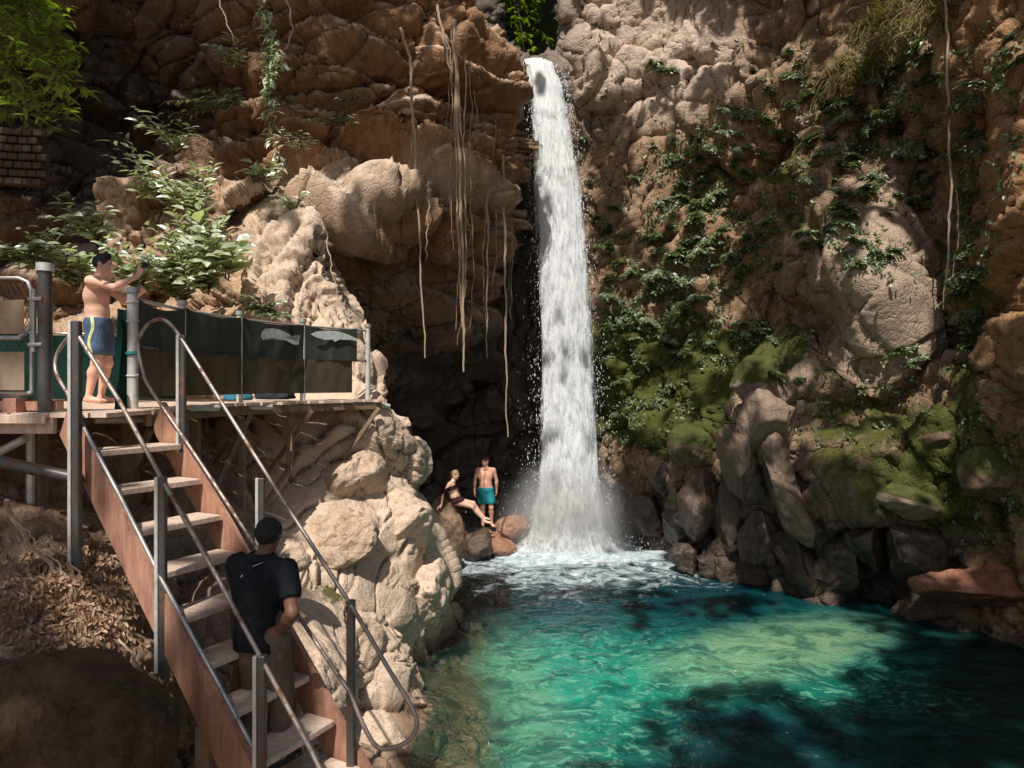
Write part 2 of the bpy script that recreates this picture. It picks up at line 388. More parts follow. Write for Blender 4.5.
# ------------------------------------------------------------------ terrain sheets
def relax(V, nu, nv, unit, it):
    # even out rows that the steep ledges pull apart
    G = V.reshape(nv, nu, 3).copy(); u_ = unit.reshape(nv, nu)
    for k in range(it):
        l = np.maximum(np.linalg.norm(np.gradient(G, axis=0), axis=2), np.linalg.norm(np.gradient(G, axis=1), axis=2))/u_
        w = np.clip((l-4.)/3., 0, 1); w = np.maximum(w, .7*np.maximum(np.maximum(np.roll(w,2,0), np.roll(w,-2,0)), np.maximum(np.roll(w,2,1), np.roll(w,-2,1))))
        w[0]=w[-1]=0; w[:,0]=w[:,-1]=0
        A = (np.roll(G,1,0)+np.roll(G,-1,0)+np.roll(G,1,1)+np.roll(G,-1,1)+.7*(np.roll(G,3,0)+np.roll(G,-3,0)+np.roll(G,3,1)+np.roll(G,-3,1)))/6.8
        w[:3]=w[-3:]=0; w[:,:3]=w[:,-3:]=0
        G += (A-G)*w[...,None]*.9
    return G.reshape(-1,3)
def sheet(name, mat, ctrl, poly, step, disp, paint, wrap=(14, 1.6), c=35., kind='structure', ymin=1.5, label=None, right=None):
    """rock face over control points (u,v,distance); detail is pushed along the face normals in world space"""
    poly = np.array(poly, float); u0, v0 = poly.min(0)-step; u1, v1 = poly.max(0)+step
    us = np.arange(u0, u1, step); vs = np.arange(v0, v1, step); nu, nv = len(us), len(vs)
    U, Vv = np.meshgrid(us, vs); q = np.stack([U.ravel(), Vv.ravel()], 1)
    if right is not None:
        # the last column runs exactly along the right outline of the rock
        rv = np.array([r[0] for r in right], float); ru = np.array([r[1] for r in right], float)
        um = np.interp(Vv.ravel(), rv, ru)+2.2*vnoise(np.stack([Vv.ravel()*.06, np.zeros(len(q)), np.zeros(len(q))], 1), 3)+1.2*vnoise(np.stack([Vv.ravel()*.21, np.zeros(len(q)), np.zeros(len(q))], 1), 4)
        s_ = (q[:,0]-u0)/(us[-1]-u0); q[:,0] = u0+(um-u0)*s_**.8
    ins, d = poly_inside_dist(q, poly)
    if right is not None: ins = ins | ((q[:,1] > right[0][0]) & (s_ > .6)); d = np.where((s_ > .6), np.minimum(d, np.abs(um-q[:,0])), d)
    ctrl = np.array(ctrl, float); Y = rbf(ctrl[:,:2], ctrl[:,2], q, c)
    # a broad, non-repeating wobble so no two stretches are alike
    t = np.clip(d/wrap[0], 0, 1); Y = np.maximum(Y, ymin)+wrap[1]*(1-np.sqrt(1-(1-t)**2))
    V = np.stack([(q[:,0]-512)/F*Y, Y, CAMZ-(q[:,1]-384)/F*Y], 1)
    keep = ins; fc = grid_faces(nu, nv, keep)
    N = grid_normals(V, nu, nv)
    tocam = np.array([0,0,CAMZ])-V; s = np.sign((N*tocam).sum(1)); s[s == 0] = 1; N *= s[:,None]
    hb, hf = disp(V, N, q); Vb = relax(V+N*hb[:,None], nu, nv, Y*step/F, 10); Gb = Vb.reshape(nv, nu, 3); ln = np.maximum(np.linalg.norm(np.gradient(Gb, axis=0), axis=2), np.linalg.norm(np.gradient(Gb, axis=1), axis=2)).ravel()/(Y*step/F); h = hb+hf; N = grid_normals(Vb, nu, nv); N *= np.sign((N*(np.array([0,0,CAMZ])-Vb)).sum(1))[:,None]; V2 = relax(Vb+N*(hf*np.clip(2.4/ln, .15, 1))[:,None], nu, nv, Y*step/F, 3)
    N2 = grid_normals(V2, nu, nv); N2 *= np.sign((N2*tocam).sum(1))[:,None]
    cols = paint(V2, N2, q, h); cols = np.clip(cols, 0, 1)
    V3, fc3, c3 = compact(V2, fc[:, ::-1], cols)
    o = mesh_obj(name, V3, fc3, mat, None, True, c3); tag(o, label, kind=kind); return o
def blob(q, u, v, ru, rv, rot=0., soft=.5):
    r = math.radians(rot); x = q[:,0]-u; y = q[:,1]-v; a = (x*math.cos(r)+y*math.sin(r))/ru; b = (-x*math.sin(r)+y*math.cos(r))/rv
    return 1-smooth(np.sqrt(a*a+b*b), 1-soft, 1+soft)
def pillow(V, sc, an=(1,1,1), seed=0, warp=.35):
    W = np.stack([vnoise(V*.7*sc+k*31.7, seed+k) for k in range(3)], 1)
    f1, f2, rnd, off = worley((V*sc)*np.array(an)+W*warp*1.6, seed)
    edge = np.clip(f2-f1, 0, 1); return edge, rnd, off
def crack(e, w): return smooth(e, 0, w)
def disp_left(V, N, q):
    # broken, bedded blocks of very different sizes; parts of the face are smooth
    Vb = V@np.array([[1,0,-.28],[0,1,0],[.28,0,1]])
    e1, r1, o1 = pillow(Vb, .46, (.75,1,1.6), 3, .5); e2, r2, o2 = pillow(Vb, 1.0, (.7,1,1.6), 9, .5); e3, r3, o3 = pillow(Vb, 3.6, (.8,1,1.3), 5, .6)
    m2 = smooth(fbm(V*.45, 3, 15), -.25, .2); m3 = smooth(fbm(V*.6, 3, 16), -.1, .35)
    h = .26*crack(e1, .14)+.80*(r1[:,0]-.5)+.55*(o1*(r1-.5)).sum(1)
    h += m2*(.16*crack(e2, .13)+.30*(r2[:,0]-.5)+.42*(o2*(r2-.5)).sum(1))
    hf = m3*(.035*crack(e3, .12)+.05*(r3[:,1]-.5)+.12*(o3*(r3-.5)).sum(1))
    h += .30*fbm(V*.8, 3, 21); hf += .075*fbm(V*2.4, 5, 33, .55, True)+.022*fbm(V*9, 4, 37, .6)
    bz = V[:,2]*1.05+.45*fbm(V*.45, 3, 2)+.25*V[:,0]; k = np.floor(bz); fr = bz-k
    h += (.16+.26*smooth(vnoise(np.stack([V[:,0]*.35, V[:,1]*.35, k*3.7], 1), 8), -.2, .3))*(smooth(fr, 0, .8)-smooth(fr, .93, 1.)-.4)
    return h, hf
def disp_right(V, N, q):
    Vs = V@np.array([[1,0,.35],[0,1,.0],[-.35,0,1]])
    e1, r1, o1 = pillow(Vs, .45, (1.1,1,.75), 13, .6); e2, r2, o2 = pillow(Vs, 1.15, (1.1,1,.8), 19, .6); e3, r3, o3 = pillow(V, 3.5, (1,1,1), 25, .5)
    rough = smooth(fbm(V*.35, 3, 77), -.3, .25); m3 = smooth(fbm(V*.7, 3, 78), -.1, .3)
    h = .14*crack(e1, .2)+.7*(r1[:,0]-.5)+.55*(o1*(r1-.5)).sum(1)
    h += (.13*crack(e2, .13)+.28*(r2[:,0]-.5)+.45*(o2*(r2-.5)).sum(1))*(.25+.75*rough)
    hf = m3*(.04*crack(e3, .12)+.13*(o3*(r3-.5)).sum(1)+.05*(r3[:,1]-.5))
    h += .30*fbm(V*.8, 3, 41); hf += .10*fbm(V*2.4, 5, 43, .6, True)+.04*fbm(V*7, 5, 47, .65)
    sm = 1-.75*blob(q,875,290,55,70); return h*(.45+.55*sm), hf*sm
def disp_bank(V, N, q):
    # smooth, water-worn lumps with a few deep creases
    e1, r1, o1 = pillow(V, .58, (1.1,.8,.95), 51, .8); e2, r2, o2 = pillow(V, 1.4, (1.2,.8,.9), 57, .9)
    m2 = smooth(fbm(V*.6, 3, 66), -.2, .2); lit = smooth(q[:,0], 215, 300)
    h = .38*(np.sqrt(np.clip(e1*1.5+.01, 0, 1))-.6)+.38*(r1[:,0]-.5)+.34*(o1*(r1-.5)).sum(1)
    up = smooth(-q[:,1], -400, -330)       # the crumbly block above the deck
    h += m2*(1-up)*(.05*crack(e2, .2)+.09*(r2[:,0]-.5)+.12*(o2*(r2-.5)).sum(1))
    h += .22*fbm(V*.9, 2, 61)
    cr = np.abs(fbm(V*np.array([1.,.8,.55])*.9+5, 2, 63)); hf = -.07*(1-smooth(cr, 0, .028))
    hf += .045*fbm(V*2.2, 5, 68, .5)-.03*(1-smooth(np.abs(fbm(V*2.3+9, 3, 64)), 0, .03))*m2+.012*fbm(V*10, 4, 65)
    hf += (1-lit)*(.12*fbm(V*3.0, 4, 67)+.06*fbm(V*9, 4, 69, .65))
    hf += up*(.15*fbm(V*2.0, 5, 71, .62, True)+.07*fbm(V*6., 5, 73, .65)+.12*(r2[:,1]-.5)+.3*(o2*(r2-.5)).sum(1))
    return h, hf
def P0(*r): return list(r)
# ---- far wall: cave behind the fall, the canyon head, the whole right wall
ctrl_R = [(150,300,20.5),(150,650,18),(300,200,21),(300,500,19.8),(380,300,21),(400,450,20.3),(400,560,19.5),(450,350,20.6),(480,520,20.2),(480,600,18.8),(530,300,19.9),(560,120,19.4),(530,120,19.5),(560,300,19.4),(560,500,19.6),(550,640,19.),
 (585,70,18.7),(600,200,18.1),(620,350,17.6),(645,450,17.3),(600,520,18.6),(640,545,17.3),(640,640,16.8),
 (600,10,18.7),(650,40,18.4),(700,-40,17.6),(700,100,17.0),(690,200,17.2),(700,300,16.4),(700,400,16.6),(690,450,15.7),(700,520,15.4),(720,560,15.0),(720,680,14.3),
 (760,60,16.0),(760,250,15.4),(745,380,14.5),(760,470,14.2),(770,575,14.3),(770,700,13.6),
 (850,-60,15.6),(850,60,14.9),(830,200,14.9),(820,320,15.0),(835,275,13.3),(880,265,12.6),(875,330,12.9),(880,400,13.4),(840,440,13.3),(880,500,12.5),(925,515,12.0),(880,600,12.9),(880,720,12.0),
 (945,60,12.6),(935,180,13.6),(950,260,13.4),(965,330,12.9),(950,400,12.2),(960,500,11.9),(965,600,11.8),
 (975,60,11.6),(990,200,11.3),(1000,320,11.2),(1020,450,11.0),(1010,560,11.2),(1024,640,10.8),(1024,800,9.9),(1100,-100,10.6),(1100,200,9.8),(1100,500,9.7),(1100,800,9.2),
 (1300,-300,7.4),(1300,100,7.2),(1300,400,7.2),(1300,900,6.9),(900,-400,16),(650,-400,19.5),(400,-350,23),(150,-100,22)]
poly_R = [(140,-430),(470,-430),(478,-60),(498,20),(520,52),(532,60),(560,58),(566,40),(556,15),(575,-20),(600,-430),(1320,-430),(1320,960),(140,960)]
def paint_R(V, N, q, h):
    n = fbm(V*.8, 4, 91); n2 = fbm(V*2.5, 4, 93); u = q[:,0]; v = q[:,1]; nn = .35*n+.25*n2
    moss = .95*blob(q,660,385,75,70)+.8*blob(q,700,435,45,35)+.75*blob(q,760,360,60,35)+.85*blob(q,880,440,80,60)+.8*blob(q,925,505,45,30)+.85*blob(q,1000,500,70,120)+.75*blob(q,985,310,30,90)+.5*blob(q,600,330,40,110)+.45*blob(q,730,230,110,130)+.45*blob(q,850,160,90,130)+.35*blob(q,985,150,60,160)
    moss = moss*smooth(-v, -590, -520)+.25*smooth(N[:,2], .2, .8)+nn*.6
    right = smooth(u, 560, 600)
    wet = smooth(v+30*n, 505, 545)*smooth(-u, -1010, -960)*right+.6*blob(q,820,520,120,70)+.9*smooth(v, 430, 520)*smooth(-u,-740,-600)
    dark = (1-right)*(.75+.25*smooth(v, 60, 300)); wet = np.maximum(wet, dark)  # cave and recess behind the fall: shade put into the colour
    wet = np.maximum(wet, .95*smooth(.35-V[:,2]+.2*n, 0, .3))
    orange = .8*blob(q,1010,140,55,260)+.9*blob(q,1000,600,90,40)+.35*blob(q,720,170,60,120)+.45*blob(q,800,560,60,60)+.08
    pale = .6*blob(q,880,290,62,80,0,.8)+1.3*blob(q,625,50,95,62,0,.8)+.55*blob(q,770,400,40,45)+.3*blob(q,700,90,50,60)
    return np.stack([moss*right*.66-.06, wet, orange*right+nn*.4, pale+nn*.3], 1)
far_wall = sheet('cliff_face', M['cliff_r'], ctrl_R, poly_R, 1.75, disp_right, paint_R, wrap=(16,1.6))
# ---- the overhanging upper left cliff
ctrl_L = [(-300,-300,9),(-300,100,9.5),(-300,300,9.5),(-60,-100,11.5),(0,0,12),(0,150,12.6),(0,300,11.6),(0,420,11.4),(100,-200,13),(100,80,14.2),(100,200,13.9),(100,270,12.6),(100,420,12.2),(200,50,14.4),(200,180,14.6),(200,300,12.9),(200,420,12.6),(260,150,14.2),(250,250,13.3),
 (290,-100,14.6),(290,60,14.2),(300,120,14.0),(285,165,13.5),(300,200,13.0),(340,30,14.2),(350,120,14.4),(330,180,13.6),(345,200,12.9),(360,240,13.8),(400,60,14.6),(400,130,14.7),(400,185,13.9),(400,205,13.4),(405,240,14.4),(400,300,15.4),(400,380,17.2),
 (440,80,15.2),(440,10,15.2),(470,60,15.7),(480,150,16.0),(440,190,14.6),(450,250,15.6),(450,330,16.8),(450,390,18.6),(500,60,16.8),(515,110,17.2),(500,200,17.2),(490,300,17.8),(500,380,19),(430,-200,16),(520,-300,18),(300,-300,15),(340,420,17),(250,420,13.5)]
poly_L = [(-320,-430),(425,-430),(438,-30),(455,15),(482,42),(496,66),(505,92),(508,118),(503,150),(507,185),(498,225),(496,270),(489,320),(484,365),(470,395),(452,408),(430,430),(400,420),(372,400),(350,430),(-320,430)]
def paint_L(V, N, q, h):
    n = fbm(V*.8, 4, 101); n2 = fbm(V*2.5, 4, 103); nn = .35*n+.25*n2; u = q[:,0]; v = q[:,1]
    moss = .35*blob(q,455,320,60,80)+.3*blob(q,140,120,160,120)+.3*blob(q,330,110,60,40)+nn*.35
    wet = .92*smooth(v+.35*u+30*n, 430, 540)*smooth(u, 350, 420)+.8*blob(q,60,180,150,120,0,.8)+.75*blob(q,120,60,150,90,0,.8)+.5*blob(q,430,310,100,80,0,.8)+.4*smooth(n, .0, .5)+.6*smooth(u,500,528)  # upper left and under the overhang: shade put into the colour, besides damp
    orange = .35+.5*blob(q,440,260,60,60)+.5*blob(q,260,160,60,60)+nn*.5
    pale = .95*smooth(N[:,2]+.25*n, .35, .75)+.55*blob(q,390,190,110,18)+.3*blob(q,320,210,50,30)+nn*.2  # ledge highlights put into the colour of upward faces
    return np.stack([moss, wet, orange, pale], 1)
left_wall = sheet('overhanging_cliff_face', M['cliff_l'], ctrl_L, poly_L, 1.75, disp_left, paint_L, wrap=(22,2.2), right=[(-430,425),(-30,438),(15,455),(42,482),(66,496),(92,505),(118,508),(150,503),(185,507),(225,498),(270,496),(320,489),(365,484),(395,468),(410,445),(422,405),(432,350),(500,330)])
# ---- left bank: block above the deck, worn rock below it, slope under the stairs
ctrl_B = [(-300,300,8.4),(-300,450,6.6),(-300,600,4.6),(-300,900,3.2),(0,330,10.8),(0,395,9.6),(0,425,8.2),(0,470,7.0),(0,520,6.1),(0,560,5.5),(0,620,4.7),(0,720,4.1),(0,900,3.4),
 (60,560,5.6),(110,610,5.3),(60,620,4.9),(100,330,11.2),(100,395,10.2),(100,430,8.6),(100,500,7.1),(100,560,6.2),(140,640,5.5),(150,720,5.0),(150,900,4.1),
 (200,290,11.8),(200,390,10.5),(200,425,9.4),(200,470,8.6),(200,520,7.8),(200,580,7.0),(200,640,6.4),(210,720,5.8),(220,900,4.6),
 (250,235,11.9),(260,300,11.3),(260,390,10.8),(260,425,9.9),(250,470,9.1),(250,540,8.4),(260,600,7.7),(270,700,6.6),(280,900,5.0),
 (300,190,12.3),(320,250,11.6),(320,330,11.1),(325,395,10.9),(300,430,10.1),(335,422,9.9),(320,470,9.9),(300,500,9.4),(300,540,8.8),(310,590,8.2),(310,640,7.8),(320,720,7.0),(330,800,6.2),
 (345,300,11.6),(360,360,10.9),(375,400,10.4),(385,430,10.2),(360,450,10.1),(375,490,10.3),(350,520,9.4),(345,560,9.0),(390,540,9.8),(360,600,8.8),(370,660,8.3),(370,720,7.7),(370,790,6.9),
 (405,450,10.4),(430,460,11.0),(425,510,10.6),(420,560,10.3),(420,600,9.9),(445,600,10.7),(405,650,9.2),(430,640,10.2),(415,700,8.5),(410,760,7.5),(410,850,6.4),
 (455,640,11.1),(452,665,10.5),(452,700,9.4),(445,740,8.4),(445,800,7.2),(500,680,11.5),(520,720,10.6),(520,800,9.3),(600,800,10.5),(600,900,9.0),(500,950,6.6),(410,950,5.2)]
poly_B = [(-320,300),(60,322),(150,300),(215,262),(235,215),(268,196),(290,184),(312,186),(322,215),(334,262),(340,300),(350,330),(368,352),(376,372),(384,398),(392,420),(403,436),(420,442),(436,452),(437,470),(430,488),(432,505),(444,530),(450,556),(455,580),(454,610),(458,636),(490,668),(560,700),(640,760),(660,960),(-320,960)]
def paint_B(V, N, q, h):
    n = fbm(V*.9, 4, 111); n2 = fbm(V*2.8, 4, 113); nn = .35*n+.25*n2; u = q[:,0]; v = q[:,1]
    lit = smooth(u+40*n, 225, 300)  # sunlit side painted paler, slope under the deck painted darker
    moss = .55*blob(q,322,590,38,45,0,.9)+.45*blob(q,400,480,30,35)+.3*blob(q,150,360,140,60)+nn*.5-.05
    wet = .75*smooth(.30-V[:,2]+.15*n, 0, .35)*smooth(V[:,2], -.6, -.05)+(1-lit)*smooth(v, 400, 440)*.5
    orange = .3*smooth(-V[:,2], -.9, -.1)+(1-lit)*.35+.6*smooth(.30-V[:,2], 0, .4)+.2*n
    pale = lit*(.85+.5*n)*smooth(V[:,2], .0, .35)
    return np.stack([moss, wet, orange, pale], 1)
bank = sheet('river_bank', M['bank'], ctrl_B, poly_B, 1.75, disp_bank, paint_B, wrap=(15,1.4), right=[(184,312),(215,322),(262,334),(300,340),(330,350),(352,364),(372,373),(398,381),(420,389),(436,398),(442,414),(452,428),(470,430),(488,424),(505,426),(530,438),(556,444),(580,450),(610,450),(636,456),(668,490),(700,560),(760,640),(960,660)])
# ---- pool bed, one sheet that reaches well past the frame
def bed():
    n = 160; xs = np.linspace(-30,30,n); ys = np.linspace(-30,34,n); X, Yy = np.meshgrid(xs, ys)
    V = np.stack([X.ravel(), Yy.ravel(), np.full(n*n, -2.2)], 1); V[:,2] += .4*fbm(V*.4, 3, 5)
    cols = np.zeros((n*n,4)); cols[:,1] = .3
    o = mesh_obj('pool_bed', V, grid_faces(n, n), M['bank'], None, True, cols); tag(o, kind='structure')
bed()
# ---- water
def water_mat():
    t = NT('pool_water'); p = t.coord(False); at = t.attr('Tint'); bd = t.attr('Body')
    flat = t.scale(p, (1,1,1))
    wn = t.n('ShaderNodeTexNoise'); t.set(wn, Vector=flat, Scale=.9, Detail=4)
    w = t.n('ShaderNodeVectorMath', operation='ADD'); t.t.links.new(flat, w.inputs[0]); t.t.links.new(t.scale(wn.outputs['Color'], (1.1,1.1,0)), w.inputs[1])
    s1 = t.scale(w.outputs[0], (.8,1.15,1.))
    mask = t.sep(at.outputs['Color'])
    n1 = t.noise(s1, 2.4, 6, .62, .5); n2 = t.noise(s1, 7.5, 6, .6, .5); ca = t.vor(s1, 2.6, 'SMOOTH_F1')
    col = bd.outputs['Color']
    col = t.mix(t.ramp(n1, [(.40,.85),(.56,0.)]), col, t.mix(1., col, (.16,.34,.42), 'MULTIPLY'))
    col = t.mix(t.math('MULTIPLY', t.ramp(n2, [(.52,0.),(.62,.65)]), mask[1]), col, (.16,.48,.32))  # pale sun-caustic flecks put into the body colour
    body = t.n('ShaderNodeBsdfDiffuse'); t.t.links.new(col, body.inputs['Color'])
    tr = t.n('ShaderNodeBsdfTransparent'); tr.inputs['Color'].default_value = (.80,.90,.82,1)
    mx = t.n('ShaderNodeMixShader'); t.t.links.new(mask[2], mx.inputs[0]); t.t.links.new(body.outputs[0], mx.inputs[1]); t.t.links.new(tr.outputs[0], mx.inputs[2])
    h = t.math('ADD', t.noise(s1, 2.8, 5, .55, .6), t.math('MULTIPLY', t.noise(s1, 11., 4, .6, .4), .32))
    b = t.bump(h, 1., .17)
    gl = t.n('ShaderNodeBsdfGlossy'); gl.inputs['Roughness'].default_value = .09; t.t.links.new(b, gl.inputs['Normal'])
    fr = t.n('ShaderNodeFresnel'); fr.inputs['IOR'].default_value = 1.33; t.t.links.new(b, fr.inputs['Normal'])
    m2 = t.n('ShaderNodeMixShader'); t.t.links.new(fr.outputs[0], m2.inputs[0]); t.t.links.new(mx.outputs[0], m2.inputs[1]); t.t.links.new(gl.outputs[0], m2.inputs[2])
    # foam, broken by noise, and small bright flecks
    fn = t.noise(w.outputs[0], 3.0, 8, .75, .8); fm = t.math('ADD', t.math('MULTIPLY', mask[0], 1.45), t.math('SUBTRACT', fn, 1.))
    fk = t.ramp(fm, [(.0,0.),(.22,1.)])
    fo = t.n('ShaderNodeBsdfDiffuse'); t.t.links.new(t.mix(t.ramp(t.noise(w.outputs[0], 6., 8, .7, .5), [(.38,0.),(.62,1.)]), (.30,.42,.46), (.74,.79,.80)), fo.inputs['Color']); t.t.links.new(b, fo.inputs['Normal'])
    m3 = t.n('ShaderNodeMixShader'); t.t.links.new(fk, m3.inputs[0]); t.t.links.new(m2.outputs[0], m3.inputs[1]); t.t.links.new(fo.outputs[0], m3.inputs[2])
    return t.done(m3.outputs[0])
FALL = np.array([P(566,560,17.2)[0]-.05, 17.3, 0.])      # where the fall lands
def water():
    step = .055; xs = np.arange(-4, 13, step); ys = np.arange(3.2, 20.5, step); nx, ny = len(xs), len(ys)
    X, Yy = np.meshgrid(xs, ys); V = np.stack([X.ravel(), Yy.ravel(), np.zeros(nx*ny)], 1)
    d = np.hypot((V[:,0]-FALL[0]), (V[:,1]-FALL[1]))
    near = np.exp(-d/2.2)
    Q = V*np.array([1,1.3,1])
    V[:,2] = (.020+.10*near)*fbm(Q*1.7, 4, 201)+(.012+.05*near)*fbm(Q*5.2, 3, 203)+.16*np.exp(-(d/1.0)**2)
    # foam mask: a fan in front of the fall and a tongue running along the right wall
    u = V[:,0]/V[:,1]*F+512; v = 384+CAMZ/V[:,1]*F; q = np.stack([u,v],1)
    n = fbm(V*.8, 4, 205)
    foam = 1.15*(1-smooth(d+.8*n, .5, 2.6))
    ax = np.array([1.,-.50]); ax /= np.linalg.norm(ax); r = V[:,:2]-FALL[:2]; al = r@ax; ac = r@np.array([-ax[1], ax[0]])
    foam = np.maximum(foam, .86*smooth(al, -.5, .8)*(1-smooth(al, 3.6, 5.0))*(1-smooth(np.abs(ac-.25+.12*n), .2, .9)))
    foam = np.maximum(foam, .70*(1-smooth(d+.9*n, 1.2, 3.3))); foam = np.maximum(foam, .42*(1-smooth(d+.5*n, 2.5, 8.))) 
    # colours of the body: sunlit bottom painted pale left and middle, deep teal elsewhere
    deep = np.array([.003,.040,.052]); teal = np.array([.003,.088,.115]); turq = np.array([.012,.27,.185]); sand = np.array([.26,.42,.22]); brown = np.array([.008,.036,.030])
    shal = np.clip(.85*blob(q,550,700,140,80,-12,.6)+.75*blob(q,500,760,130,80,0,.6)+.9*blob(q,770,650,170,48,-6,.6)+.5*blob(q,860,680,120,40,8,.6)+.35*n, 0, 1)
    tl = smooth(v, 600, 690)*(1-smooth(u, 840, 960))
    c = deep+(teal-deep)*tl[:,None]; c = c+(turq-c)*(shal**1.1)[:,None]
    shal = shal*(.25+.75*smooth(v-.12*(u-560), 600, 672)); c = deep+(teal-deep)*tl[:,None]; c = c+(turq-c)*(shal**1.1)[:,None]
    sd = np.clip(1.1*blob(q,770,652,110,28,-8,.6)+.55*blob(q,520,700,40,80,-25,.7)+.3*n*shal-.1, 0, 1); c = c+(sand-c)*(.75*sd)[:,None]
    dk = np.maximum(smooth(u+.6*(v-640)+30*n, 860, 1000), .75*blob(q,800,760,260,70,-10,.7)); c = c+(brown-c)*dk[:,None]  # lower right: shade put into the body colour
    # see-through rim along the left bank
    bx = np.interp(V[:,1], [3,7.3,8.5,9.9,11,12.5,14,16,18,21], [-.3,-.72,-.78,-.95,-.92,-.8,-.75,-.35,-.2,0])
    rim = 1-smooth(V[:,0]-bx+.25*n, .05, 1.05)
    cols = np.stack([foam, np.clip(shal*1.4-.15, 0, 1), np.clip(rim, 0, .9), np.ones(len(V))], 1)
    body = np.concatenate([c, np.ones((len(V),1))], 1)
    keep = np.ones(nx*ny, bool)
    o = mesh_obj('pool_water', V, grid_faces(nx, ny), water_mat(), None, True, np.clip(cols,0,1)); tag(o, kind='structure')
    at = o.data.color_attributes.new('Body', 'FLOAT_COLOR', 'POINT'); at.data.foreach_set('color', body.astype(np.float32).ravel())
    return o
pool = water()
# ------------------------------------------------------------------ boulders
def ico(n):
    import bmesh
    bm = bmesh.new(); bmesh.ops.create_icosphere(bm, subdivisions=n, radius=1.)
    V = np.array([v.co[:] for v in bm.verts]); Fc = np.array([[v.index for v in f.verts] for f in bm.faces]); bm.free(); return V, Fc
ICO = {k: ico(k) for k in (3,4,5,6)}
def boulder(name, c, r, mat, rot=(0,0,0), seed=0, sub=5, angular=.0, cols=(0,0,0,0), rough=.06, label=None, group=None, lumps=.22, kind=None, waterline=None):
    V, Fc = ICO[sub]; V = V.copy(); S = seed*7.31
    h = lumps*fbm(V*1.1+S, 3, seed)
    if angular:
        rs = np.random.default_rng(seed)
        for k in range(11):      # planes cut off the sphere
            d = rs.normal(size=3); d /= np.linalg.norm(d); lim = .50+.32*rs.random(); s = V@d; V = V-np.maximum(s-lim, 0)[:,None]*d*angular
    nrm = V/np.linalg.norm(V, axis=1, keepdims=True); V = V*(1+h[:,None])
    R = np.array((Matrix.Rotation(math.radians(rot[2]),3,'Z')@Matrix.Rotation(math.radians(rot[1]),3,'Y')@Matrix.Rotation(math.radians(rot[0]),3,'X')))
    V = (V*np.array(r))@R.T; W = V+np.array(c); nw = (nrm/np.array(r))@R.T; nw /= np.linalg.norm(nw, axis=1, keepdims=True)
    e, rr, off = pillow(W, 1.9, (1,1,1), seed+3, .6)
    W = W+nw*(rough*(1.2*fbm(W*3., 4, seed+9)+.5*fbm(W*11., 4, seed+19)+.8*(np.sqrt(np.clip(e*2,0,1))-.6)))[:,None]
    C = np.tile(np.array(cols, float), (len(W),1)); n = fbm(W*2., 3, seed+4)
    C[:,0] = np.clip(C[:,0]*(.6+.8*smooth(nw[:,2], -.2, .7))+.3*n*(C[:,0] > 0), 0, 1)
    if waterline is not None: C[:,1] = np.maximum(C[:,1], smooth(waterline-W[:,2]+.25*n, 0, .2 if waterline < .5 else 1.0))
    o = mesh_obj(name, W-np.array(c), Fc, mat, None, True, C); o.location = tuple(float(x) for x in c)
    return tag(o, label, 'boulder' if not kind else None, group, kind)
B = boulder
B('boulder', P(38,748,4.0)+np.array([0,0,-.05]), (.72,.62,.60), M['boulder_dark'], (0,8,10), 3, 6, cols=(.22,.15,.2,0), lumps=.2, rough=.05, label='big dark mossy boulder filling the bottom left corner below the dead leaves')
B('boulder', P(106,716,4.7), (.36,.4,.36), M['boulder_dark'], (0,20,10), 9, 5, cols=(.12,.1,.2,0), rough=.04, label='smaller dark boulder tucked against the right side of the big mossy one')
B('boulder', P(452,530,16.55), (.40,.5,.80), M['boulder_wet'], (0,-24,0), 5, 5, .5, (.1,.05,.4,.25), .05, 'steep tan rock the woman in the dark bikini sits on', waterline=.3)
B('boulder', P(477,545,16.1), (.46,.5,.40), M['boulder_wet'], (0,-28,20), 6, 5, .6, (0,.8,.2,0), .05, 'dark wet rock under the seated woman\'s feet', waterline=.3)
B('boulder', P(512,527,17.0), (.44,.45,.30), M['boulder_red'], (0,0,0), 7, 5, .2, (0,.15,.6,.3), .05, 'rounded reddish boulder between the standing man and the foot of the waterfall')
B('boulder', P(492,548,16.8), (.55,.7,.38), M['boulder_red'], (0,5,20), 8, 5, .4, (0,.25,.7,.2), .04, 'flat reddish brown rock the man in teal shorts stands on', waterline=.15)
B('boulder', P(451,556,15.2), (.30,.5,.36), M['boulder_wet'], (0,-15,0), 10, 5, .5, (0,.7,.4,.1), .04, 'dark brown shore rock just left of the wet rocks below the couple', waterline=.3)
B('boulder', P(484,572,15.5), (.52,.5,.2), M['boulder_wet'], (0,12,0), 11, 5, .5, (0,.9,.4,0), .04, 'low wet rock at the water edge in front of the standing man', waterline=.3)
B('boulder', P(458,588,14.3), (.42,.5,.22), M['boulder_wet'], (0,10,30), 12, 5, .4, (0,.75,.5,.1), .04, 'low brown rock lapped by the pool beside the pale bank', waterline=.3)
B('boulder', P(436,575,13.0), (.34,.6,.42), M['boulder_wet'], (0,-10,0), 14, 5, .4, (0,.4,.4,.3), .04, 'brown rock wedged behind the pale bank at the pool edge', waterline=.3)
B('boulder', P(295,560,7.4), (.17,.2,.13), M['bank'], (0,0,0), 15, 4, .2, (0,0,.5,.8), .02, 'small sunlit lump of rock just right of the man in the black shirt')
